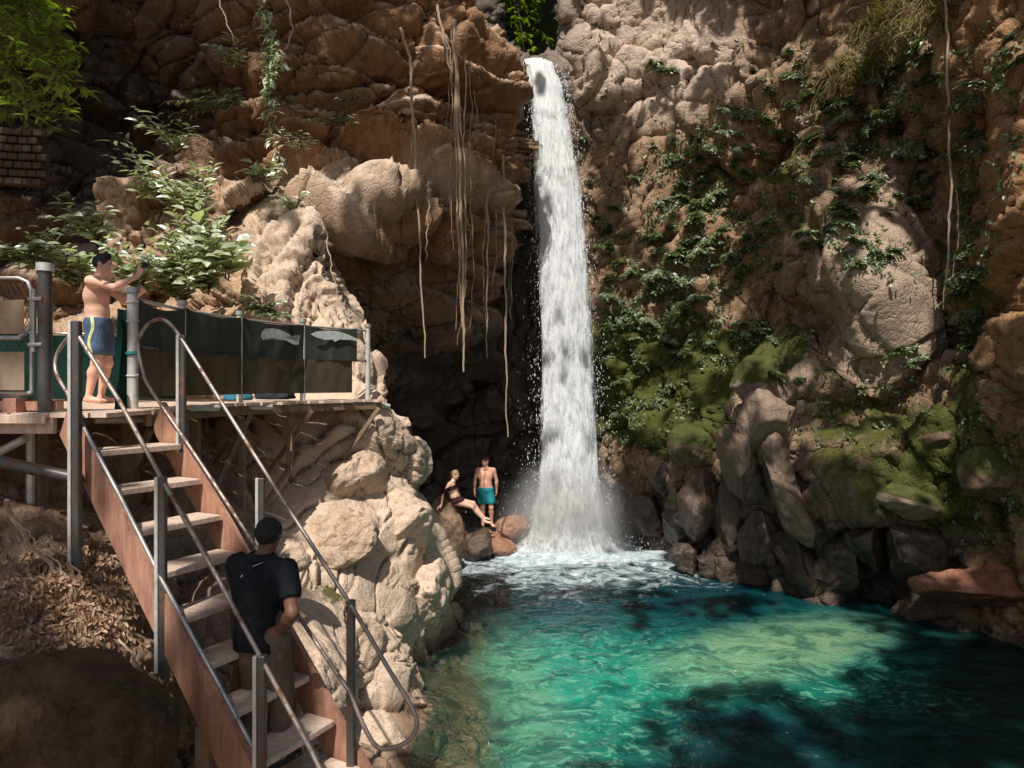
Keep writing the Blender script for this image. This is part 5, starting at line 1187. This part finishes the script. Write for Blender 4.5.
for (u,v,ru,rv,n_) in ((690,180,45,60,2400),(700,250,60,60,2600),(650,310,60,60,2800),(735,200,50,80,900),(790,90,70,60,900),(850,160,80,80,2200),(900,90,70,70,1600),(860,255,45,25,700),(610,240,25,90,900),(735,340,80,50,700),(970,220,22,130,1500),(640,400,60,40,900),(830,400,90,50,900),(600,90,25,50,300),(990,480,40,90,700),(1000,90,40,90,600)):
    for _ in range(n_//2):
        uu, vv = random.gauss(u, ru*.55), random.gauss(v, rv*.55)
        if float(vnoise(np.array([[uu*.045, vv*.045, 3.]]), 4)[0]) < .02: continue
        h = cast(uu, vv)
        if h is None or h[2].name[:5] != 'cliff': continue
        a = random.random()*6.28
        for _k in range(2):
            ps.append(h[0]+h[1]*.02+np.array([random.gauss(0,.04), 0, random.gauss(0,.04)])); ds.append(np.cross(h[1], (math.cos(a), math.sin(a), math.sin(a*3)))+h[1]*.5+np.array([0,0,-.25])); ns.append(h[1]*.7+np.array([random.gauss(0,.4), random.gauss(0,.4), .7])); ls.append(random.uniform(.05,.13)); a += 2.2
V, Fc, C = leaves(ps, ds, ns, ls, np.array(ls)*.5)
tag(mesh_obj('creeper_cover', V, Fc, M['leaf_cool'], None, False, C), kind='stuff')
# dry grass hanging over the right cliff
def grass_proto(seed):
    rs = random.Random(seed); ps, ds, ns, ls = [], [], [], []
    V, Fc, C = [], [], []
    for k in range(150):
        b = np.array([rs.gauss(0,.22), rs.uniform(-.05,.08), rs.gauss(0,.12)]); d = np.array([rs.uniform(-.6,.6), rs.uniform(.3,1.), rs.uniform(-.2,.8)]); d /= np.linalg.norm(d); L_ = rs.uniform(.25,.6); w_ = rs.uniform(.005,.010); p = b; pts = []
        for i in range(6): pts.append(p); d = d+np.array([0,-.02,-.30]); d /= np.linalg.norm(d); p = p+d*L_/6
        s_ = np.cross(d, (0,1,.2)); s_ /= np.linalg.norm(s_); n0 = len(V); c = (rs.random(), rs.random()**3, 0, 1)
        for i, q in enumerate(pts): ww = w_*(1-i/6.5); V += [q-s_*ww, q+s_*ww]; C += [c, c]
        Fc += [(n0+2*i, n0+2*i+1, n0+2*i+3, n0+2*i+2) for i in range(5)]
    return V, Fc, C
gp = []
for k in range(3):
    V, Fc, C = grass_proto(90+k); o = mesh_obj('grass_tuft', V, Fc, M['drygrass'], None, False, C); tag(o, 'tuft of dry yellowish grass hanging over the top of the right cliff', 'grass tuft', 'dry grass tufts hanging over the right cliff'); gp.append(o)
gs = [(900+random.gauss(0,28), 22+random.gauss(0,16)) for _ in range(16)]+[(860+random.gauss(0,15), 62+random.gauss(0,18)) for _ in range(9)]+[(935+random.gauss(0,10), 10+random.gauss(0,10)) for _ in range(4)]
gu = set()
for i, (u, v) in enumerate(gs):
    h = cast(u, v)
    if h is None or h[2].name[:5] != 'cliff': continue
    k = i%3; o = gp[k] if k not in gu else copy_tree(gp[k]); gu.add(k); orient(o, h[0], h[1], random.uniform(.8,1.4))
# left side shrubs ----------------------------------------------------
def shrub(u, v, label, seed, mat, stems, length, nl, ll, lw, Y=None, n=(0,-1,.3), name='shrub', **kw):
    o = make_plant(name, label, 'shrub', None, M[mat], seed, stems, length, nl, ll, lw, **kw)
    h = cast(u, v) if Y is None else None; loc = P(u,v,Y) if Y else (h[0]-np.array([0,.15,0])); orient(o, loc, n, 1.12 if mat == 'leaf_pale' else 1.15); return o
shrub(205,290,'pale leafy bush behind the tarp fence, fullest part of the greenery', 1, 'leaf_pale', 41, 1.32, 15, .19, .42, 10.9, up=1.65, spread=0.93, droop=.5)
shrub(180,300,'low leafy bush behind the fence to the left of the fullest one', 2, 'leaf_pale', 28, 1.03, 13, .17, .45, 10.7, up=1.20, spread=0.93, droop=.5)
shrub(228,275,'broad-leaved plant with big pale leaves at the right of the bush', 3, 'leaf_pale', 14, 0.86, 5, .30, .55, 10.5, up=1.05, spread=0.74, droop=.6)
shrub(195,225,'tall pale shrub climbing the dark wall above the bush', 4, 'leaf_pale', 25, 1.15, 14, .19, .36, 11.9, up=1.50, spread=0.87, droop=.4)
shrub(165,205,'sparse pale branch reaching left over the dark wall', 5, 'leaf_pale', 14, 1.21, 12, .19, .34, 12.1, n=(-.6,-1,.2), up=1.50, spread=0.74, droop=.6)
shrub(178,150,'topmost pale leafy branch of the tall shrub', 6, 'leaf_pale', 11, 0.92, 10, .19, .36, 12.3, up=0.90, spread=0.99, droop=.6)
shrub(232,105,'leafy spray high on the dark wall left of the trailing vine', 7, 'leaf_cool', 14, 1.1, 14, .17, .38, 12.9, n=(-.7,-1,.1), up=.1, spread=1.5, droop=.4)
shrub(236,66,'small leafy tuft at the top of the dark wall', 8, 'leaf_pale', 8, 0.57, 8, .17, .4, 13.0, up=0.75, spread=0.87)
shrub(300,150,'little plant on the rock right of the trailing vine', 9, 'leaf_pale', 8, 0.52, 7, .13, .4, 12.6, up=0.90, spread=0.93)
shrub(335,125,'feathery green plant in a crack under the roots', 10, 'leaf_cool', 8, .6, 9, .13, .35, 13.2, up=.5, spread=1.5)
shrub(352,105,'small dark plant high in a crack left of the hanging roots', 11, 'leaf_cool', 7, .5, 9, .12, .4, 13.4, up=.5, spread=1.5)
shrub(265,180,'plant with large pale leaves below the trailing vine', 12, 'leaf_pale', 8, 0.46, 4, .24, .42, 12.3, up=0.90, spread=0.93)
shrub(292,213,'small leafy plant above the sunlit crumbly rock', 13, 'leaf_pale', 9, 0.46, 6, .15, .45, 11.9, up=1.05, spread=0.93)
shrub(95,240,'drooping pale plant behind the head of the man on the deck', 14, 'leaf_pale', 14, 0.92, 9, .2, .4, 10.6, up=0.90, spread=0.99, droop=.8)
shrub(75,285,'leafy plant behind the back of the man on the deck', 15, 'leaf_pale', 22, 0.98, 10, .19, .4, 10.2, up=1.20, spread=0.99, droop=.7)
shrub(25,262,'shaded plant above the mesh gate', 16, 'leaf_cool', 10, .8, 9, .2, .4, 9.8, up=.7, spread=1.6, droop=.6)
shrub(140,292,'leafy plant between the man on the deck and the bush', 17, 'leaf_pale', 19, 0.86, 10, .17, .42, 10.3, up=1.20, spread=0.93, droop=.6)
shrub(262,312,'low green plant at the foot of the sunlit crumbly rock', 18, 'leaf_cool', 12, .5, 9, .14, .42, 10.6, up=.4, spread=1.6, droop=.6)
# trailing vine with hanging pairs of leaves
def vine():
    r = empty('trailing_vine', P(268,20,12.9), 'leafy vine trailing down the left cliff from the top, bright leaves', 'vine')
    rs = random.Random(3); ps, ds, ns, ls = [], [], [], []; m = MB()
    for (u0,v0,u1,v1) in ((266,-10,279,168),(272,30,270,120),(262,10,285,70)):
        pts = spline([P(u0,v0,12.9), P((u0+u1)/2+rs.uniform(-4,4), (v0+v1)/2, 12.75), P(u1,v1,12.55)], 26); m.tube(pts, .008, 4, False)
        for i, p in enumerate(pts):
            for _ in range(4 if v1 > 100 else 3): ps.append(p+np.array([rs.uniform(-.08,.08), rs.uniform(-.12,0), rs.uniform(-.08,.08)])); ds.append((rs.uniform(-1,1), rs.uniform(-.6,.1), rs.uniform(-1,.1))); ns.append((rs.uniform(-.4,.4), -.6, 1)); ls.append(rs.uniform(.1,.2))
    V, Fc, C = leaves(ps, ds, ns, ls, np.array(ls)*.42); mesh_obj('foliage', V, Fc, M['leaf_pale'], r, False, C); m.build('stem', M['twig'], r)
vine()
# overhanging branch top left, and leaves beyond the notch
def branch(name, label, base, tips, mat, nl, ll, lw, seed, spread=.25, thick=.03):
    r = empty(name, base, label, 'tree branch'); rs = random.Random(seed); m = MB(); ps, ds, ns, ls = [], [], [], []
    for tp in tips:
        base_ = np.array(base); tp = np.array(tp); mid = (base_+tp)/2+np.array([rs.uniform(-.1,.1), rs.uniform(-.1,.1), .12]); pts = spline([base_, mid, tp], 14); m.tube(pts, thick, 5, False, .004)
        for q in range(3, 14):
            for s_ in range(3):
                d = np.array([rs.uniform(-1,1), rs.uniform(-1,1), rs.uniform(-.5,.3)])*spread; e = pts[q]+d; m.tube([pts[q], (pts[q]+e)/2+[0,0,.03], e], .005, 4, False, .002)
                for k in range(nl):
                    t = (k+1)/nl; b = pts[q]+d*t; a = rs.uniform(0, 2*math.pi); ld = np.array([math.cos(a), math.sin(a), rs.uniform(-.5,.2)])+d/np.linalg.norm(d)*.7; ps.append(b); ds.append(ld); ns.append((rs.uniform(-.35,.35), rs.uniform(-.35,.35), 1)); ls.append(ll*rs.uniform(.6,1.25))
    V, Fc, C = leaves(ps, ds, ns, ls, np.array(ls)*lw, .1, .2); mesh_obj('foliage', V, Fc, M[mat], r, False, C); m.build('twigs', M['twig'], r); return r
Yb = 7.0
branch('tree_branch', 'bright green leafy branch hanging into the top left corner', P(-70,-60,Yb), [P(20,-8,Yb), P(58,40,Yb), P(62,82,Yb-.2), P(25,55,Yb-.4), P(10,20,Yb+.3), P(30,108,Yb), P(80,88,Yb), P(70,60,Yb), P(48,15,Yb+.2), P(66,120,Yb), P(-20,110,Yb+.3), P(-5,75,Yb)], 'leaf_bright', 6, .125, .30, 21, .28, .02)
branch('tree_branch', 'small green branch tip drooping below the bright one at the left edge', P(-60,70,7.6), [P(20,115,7.5), P(45,130,7.5), P(-5,120,7.6), P(35,98,7.6)], 'leaf', 4, .12, .32, 22, .22, .012)
for k, (u,v,lb,mt) in enumerate(((500,8,'sunlit green tree crown beyond the waterfall notch at its left','leaf_bright'),(520,-20,'green tree crown above the middle of the notch','leaf_bright'),(545,12,'yellow green tree crown beyond the notch at its right','leaf_bright'),(480,-30,'shaded tree crown at the left rim of the notch','leaf'),(570,-40,'shaded tree crown at the right rim of the notch','leaf'))):
    Y = 24+k*.6; b = P(u+random.uniform(-10,10), v-160, Y); tr = branch('tree', lb, b, [P(u+random.uniform(-45,45), v+random.uniform(-80,45), Y+random.uniform(-1,1)) for _ in range(16)], mt, 6, .26, .36, 40+k, .6, .07); tr['category'] = 'tree'
# dark ground behind the notch
V = []; n = 40
for j_ in range(n):
    for i in range(n): x = -4+10*i/(n-1); t = j_/(n-1); V.append((x, 19.6+9*t, 12.15+9*t**2))
V = np.array(V); V[:,2] += .5*fbm(V*.7, 4, 9); Cc = np.zeros((len(V),4)); Cc[:,0] = .8; Cc[:,1] = .3
tag(mesh_obj('hillside', V, grid_faces(n,n), M['boulder_dark'], None, True, Cc), kind='structure')
# hanging roots ---------------------------------------------------------
def root_strand(pts, r, label, extra=0, seed=0, name='hanging_root'):
    rs = random.Random(seed); base = np.array(pts[0]); e = empty(name, base, label, 'root'); m = MB(); P_ = spline(pts, 40); P_ = [p+np.array([.014*math.sin(i*.7+seed)+rs.uniform(-.010,.010), rs.uniform(-.01,.01), 0]) for i, p in enumerate(P_)]
    m.tube(P_, [r*(1-.55*i/39) for i in range(40)], 6); m.build('strand', M['root'], e, True)
    for k in range(extra):
        m = MB(); i0 = rs.randrange(0, 12); i1 = rs.randrange(24, 40); off = rs.uniform(-.08,.08); q = [P_[i]+np.array([off*math.sin((i-i0)/(i1-i0)*math.pi)*1.2+rs.uniform(-.006,.006), -.02, 0]) for i in range(i0, i1)]
        m.tube(q, r*.45, 5, True, r*.2); m.build('rootlet', M['root'], e, True)
    return e
root_strand([P(400,28,13.2),P(410,62,13.2),P(415,150,13.2),P(420,250,13.2),P(425,358,13.2)], .030, 'long pale root hanging left of the others, split in two strands', 2, 1)
root_strand([P(430,190,13.3),P(427,230,13.3),P(426,262,13.3)], .016, 'short thin root just right of the long left one', 0, 2)
root_strand([P(455,20,14.0),P(457,110,14.0),P(461,200,14.0),P(463,300,14.0),P(464,372,14.0)], .042, 'thickest hanging root, straight down the middle of the left cliff', 3, 3)
root_strand([P(466,55,14.1),P(464,130,14.1),P(456,150,14.1),P(448,168,14.1)], .018, 'thin root curving left off the thickest one', 0, 4)
root_strand([P(487,168,15.0),P(488,230,15.0),P(487,300,15.0),P(487,358,15.0)], .024, 'hanging root between the thickest one and the waterfall, ending halfway', 1, 5)
root_strand([P(503,155,15.5),P(505,250,15.5),P(506,350,15.5),P(507,437,15.5)], .032, 'longest dark hanging root, closest to the waterfall', 1, 6)
root_strand([P(514,170,16.4),P(513,220,16.4),P(511,310,16.4)], .015, 'thin root right beside the falling water', 0, 7)
root_strand([P(437,5,14.0),P(447,55,14.0),P(455,95,14.1)], .030, 'pale root slanting over the top of the left cliff', 2, 8)
root_strand([P(470,25,14.6),P(498,60,15.4),P(507,110,16.)], .02, 'root running along the rim near the lip of the waterfall', 1, 9)
root_strand([P(945,-20,11.6),P(948,100,11.7),P(950,200,11.8),P(944,310,11.9)], .020, 'long thin root hanging in the dark cleft of the right wall', 2, 10)
root_strand([P(957,190,11.9),P(958,240,11.8),P(948,290,11.9),P(935,310,12.0)], .014, 'thin root curling left at the cleft of the right wall', 0, 11)
root_strand([P(325,225,11.2),P(334,280,11.),P(348,325,10.9)], .012, 'thin root down the right edge of the sunlit crumbly rock', 0, 12)
root_strand([P(282,-20,12.8),P(292,30,12.8),P(279,60,12.8)], .022, 'brown root looping at the top beside the trailing vine', 0, 13)
root_strand([P(212,-20,12.9),P(226,20,12.9),P(240,55,12.9)], .016, 'thin dark root slanting down the shaded wall at the top', 0, 14)
root_strand([P(5,500,4.8),P(20,530,4.9),P(45,560,4.9),P(70,590,4.8),P(85,610,4.7),P(100,640,4.7)], .016, 'long root creeping down the leaf covered slope', 2, 15)
root_strand([P(55,545,5.0),P(75,568,4.95),P(88,600,4.8),P(95,625,4.7)], .010, 'thin root over the dead leaves', 1, 16)
root_strand([P(120,640,4.6),P(138,665,4.5),P(142,700,4.5),P(139,725,4.5),P(152,755,4.5)], .008, 'pale rootlet trailing over the dark boulder', 1, 17)
for k in range(9):
    u = (452,459,468,470,474,461,409,496,511)[k]; v0 = (30,80,60,140,90,170,60,120,200)[k]; v1 = (250,330,240,330,200,345,230,300,330)[k]; Y = (14.0,14.05,14.2,14.3,14.5,13.8,13.25,15.3,16.3)[k]; rs_ = random.Random(k+50)
    root_strand([P(u,v0,Y), P(u+rs_.uniform(-4,4),(v0*2+v1)/3,Y), P(u+rs_.uniform(-5,5),(v0+v1*2)/3,Y), P(u+rs_.uniform(-5,5),v1,Y)], (.010,.012,.009,.011,.010,.009,.010,.009,.008)[k], ('thin root just left of the thickest one','thin root crossing behind the thickest one','thin root starting high right of the thickest one','fine root right of the thickest one ending at mid height','short fine root near the rim above the ledge','fine root lying against the lower part of the thickest one','fine root left of the long split root','fine root between the halfway one and the longest one','fine root in the shade closest to the fall')[k], 1, 30+k)
# dead leaves on the slope ------------------------------------------------
ps, ds, ns = [], [], []
for _ in range(2600):
    u, v = random.gauss(72,34), random.gauss(602,32); h = cast(u, v)
    if h is None or h[2].name != 'river_bank': continue
    ps.append(h[0]+h[1]*.01); a = random.random()*6.28; ds.append(np.cross(h[1], (math.cos(a), math.sin(a), .3))); ns.append(h[1]+np.random.default_rng(len(ps)).normal(0,.45,3))
V, Fc, C = leaves(ps, ds, ns, np.random.default_rng(1).uniform(.03,.075,len(ps)), .026, .3, -.2)
tag(mesh_obj('dead_leaves', V, Fc, M['litter'], None, False, C), kind='stuff')
# leafy canopy added out of view, its gaps shaped to place the sun patches ---------
OPEN = [(35,60,75,85,0,.8),(195,250,75,75,0,.95),(170,170,55,45,0,.85),(228,90,40,32,0,.55),(277,110,20,70,0,.75),(320,182,50,26,0,.9),(395,188,75,26,0,.92),(440,195,40,18,0,.8),(285,285,75,55,0,1.),(325,225,25,35,0,.6),(345,330,25,30,0,.8),
 (425,70,55,60,0,.38),(465,50,40,45,0,.7),(500,60,24,45,0,.85),(330,50,40,40,0,.15),(385,110,25,20,0,.5),(520,140,12,60,0,.4),
 (200,360,230,58,0,1.),(90,330,130,80,0,1.),(150,480,110,90,0,.90),(95,602,62,34,30,.78),(150,555,90,60,40,.75),(60,520,60,60,0,.3),
 (385,510,85,120,0,1.),(330,600,45,60,0,.9),(380,690,95,100,0,.88),(300,470,60,60,0,1.),(340,440,60,50,0,1.),(225,700,30,50,20,.3),
 (474,500,70,80,0,1.),(510,530,40,30,0,.85),(470,570,50,35,0,.7),
 (545,90,30,70,0,.85),(560,250,40,130,0,.75),(565,440,50,130,0,.9),(590,555,120,32,0,1.),(700,570,70,22,10,.8),
 (545,680,120,85,-15,1.),(470,700,60,110,0,1.),(500,760,70,60,0,.95),(770,650,140,36,-4,1.),(650,660,90,40,-4,1.),(640,605,180,30,0,.5),(720,730,260,50,0,.55),(900,680,40,20,10,.45),(700,630,120,30,0,.6),
 (625,50,75,60,0,.95),(770,60,60,45,0,.5),(690,190,65,85,0,.75),(650,290,60,65,0,.65),(515,10,60,40,0,.85),(620,385,30,50,0,.9),(660,400,30,40,0,.7),(700,435,36,34,0,.72),(770,385,50,40,0,.62),(755,440,48,42,0,.55),(790,515,40,50,0,.3),(730,530,14,30,0,.6),(875,290,60,75,0,.75),(850,350,26,60,0,.6),(870,410,80,50,0,.55),(918,500,42,22,20,.9),(885,50,75,55,0,.5),(990,150,60,150,0,.6),(1000,330,60,80,0,.3),(1000,585,40,24,0,.35),(735,330,70,50,0,.35),(830,170,80,80,0,.28)]
SHUT = [(262,640,42,130,0,.93),(40,720,150,75,0,.9),(60,480,70,30,0,.5),(275,455,48,42,0,.8),(330,120,90,30,0,.6),(810,750,260,50,-8,.40),(960,700,110,70,0,.9),(90,70,150,95,0,.9),(440,290,90,110,0,.9),(340,60,60,60,0,.7),(720,715,110,22,-18,.3)]
def openness(q):
    o = .02+.11*smooth(q[:,0], 480, 620)
    for (u,v,a,b,r,k) in OPEN: o = np.maximum(o, k*blob(q,u,v,a,b,r,.22))
    for (u,v,a,b,r,k) in SHUT: o = o*(1-k*blob(q,u,v,a,b,r,.2))
    return o
def canopy():
    dg = bpy.context.evaluated_depsgraph_get(); S = SUN; A = np.cross(S, (0,1,0)); A /= np.linalg.norm(A); Bv = np.cross(A, S)
    if Bv[1] < 0: Bv = -Bv
    st = .15; org = np.array([1.,11.,4.]); ps = []; sun_d = Vector(-S)
    g = np.random.default_rng(11); rng_ = np.arange(-14, 14, st); aa, bb = np.meshgrid(rng_, rng_); aa = aa.ravel()+g.uniform(-.07,.07,aa.size); bb = bb.ravel()+g.uniform(-.07,.07,bb.size)
    hits = np.full((len(aa),3), np.nan)
    for i in range(len(aa)):
        o = org+A*aa[i]+Bv*bb[i]+S*30; ok, loc, n, k, ob, m = scene.ray_cast(dg, Vector(o), sun_d)
        if ok: hits[i] = loc
    good = ~np.isnan(hits[:,0]); hits = np.where(good[:,None], hits, [0,-5,0]); y = np.where(hits[:,1] > .5, hits[:,1], 1e6)
    q = np.stack([hits[:,0]/y*F+512, 384-(hits[:,2]-CAMZ)/y*F], 1); inside = good & (hits[:,1] > 1) & (q[:,0] > -60) & (q[:,0] < 1084) & (q[:,1] > -60) & (q[:,1] < 820)
    o = np.where(inside, openness(q), .25)
    o = 1-(1-o)**1.6
    n2 = np.stack([aa*1.1, bb*1.1, np.zeros(len(aa))], 1); nz = fbm(n2, 4, 71, .75); rk = np.argsort(np.argsort(nz))/len(nz)
    keep = (rk > o); zt = g.uniform(19.5, 24.5, len(aa)); base = org+A*aa[:,None]+Bv*bb[:,None]; t = (zt-base[:,2])/S[2]; C0 = base+S*t[:,None]
    view = (C0[:,1] > 0) & ((C0[:,2]-CAMZ)/np.maximum(C0[:,1],.1) < .62); keep &= ~view
    C0 = C0[keep]; n = len(C0); d = g.normal(0,1,(n,3)); d[:,2] *= .3; nv = S+g.normal(0,.25,(n,3))
    V, Fc, Cc = leaves(C0-d/np.linalg.norm(d,axis=1,keepdims=True)*.16, d, nv, g.uniform(.32,.44,n), g.uniform(.22,.30,n), .05, .05); tag(mesh_obj('tree_canopy', V, Fc, M['canopy'], None, False, Cc), kind='stuff')
    print('canopy leaves', n)
bpy.context.view_layer.update(); canopy()
# ------------------------------------------------------------------ camera, sky, sun
cam_d = bpy.data.cameras.new('camera'); cam = bpy.data.objects.new('camera', cam_d); COL.objects.link(cam)
cam.location = (0,0,CAMZ); cam.rotation_euler = (math.radians(90),0,0); cam_d.sensor_width = 36; cam_d.lens = F/1024*36
cam_d.clip_start = .05; cam_d.clip_end = 500; scene.camera = cam
w = bpy.data.worlds.new('World'); scene.world = w; w.use_nodes = True; nt = w.node_tree
bg = nt.nodes['Background']; sky = nt.nodes.new('ShaderNodeTexSky'); sky.sky_type = 'NISHITA'; sky.sun_disc = False
el = math.asin(SUN[2]); az = math.atan2(SUN[0], SUN[1]); sky.sun_elevation = el; sky.sun_rotation = az; sky.dust_density = 2.5; sky.ozone_density = 1.
nt.links.new(sky.outputs[0], bg.inputs[0]); bg.inputs[1].default_value = SKYS
sl = bpy.data.lights.new('sun', 'SUN'); sl.energy = SUNS; sl.angle = math.radians(.5); sl.color = (1.,.95,.87)
so = bpy.data.objects.new('sun', sl); COL.objects.link(so); so.rotation_euler = Vector(-SUN).to_track_quat('-Z','Y').to_euler(); so.location = (0,0,30)
scene.view_settings.view_transform = 'Standard'; scene.view_settings.look = 'None'; scene.view_settings.exposure = 0; scene.view_settings.gamma = 1
scene.render.engine = 'CYCLES'; cy = scene.cycles; cy.max_bounces = 6; cy.diffuse_bounces = 3; cy.glossy_bounces = 3; cy.transmission_bounces = 4; cy.transparent_max_bounces = 24
cy.caustics_reflective = False; cy.caustics_refractive = False; cy.use_denoising = True; cy.sample_clamp_indirect = 6.; cy.volume_bounces = 1
try: cy.volume_step_rate = 2.
except Exception: pass
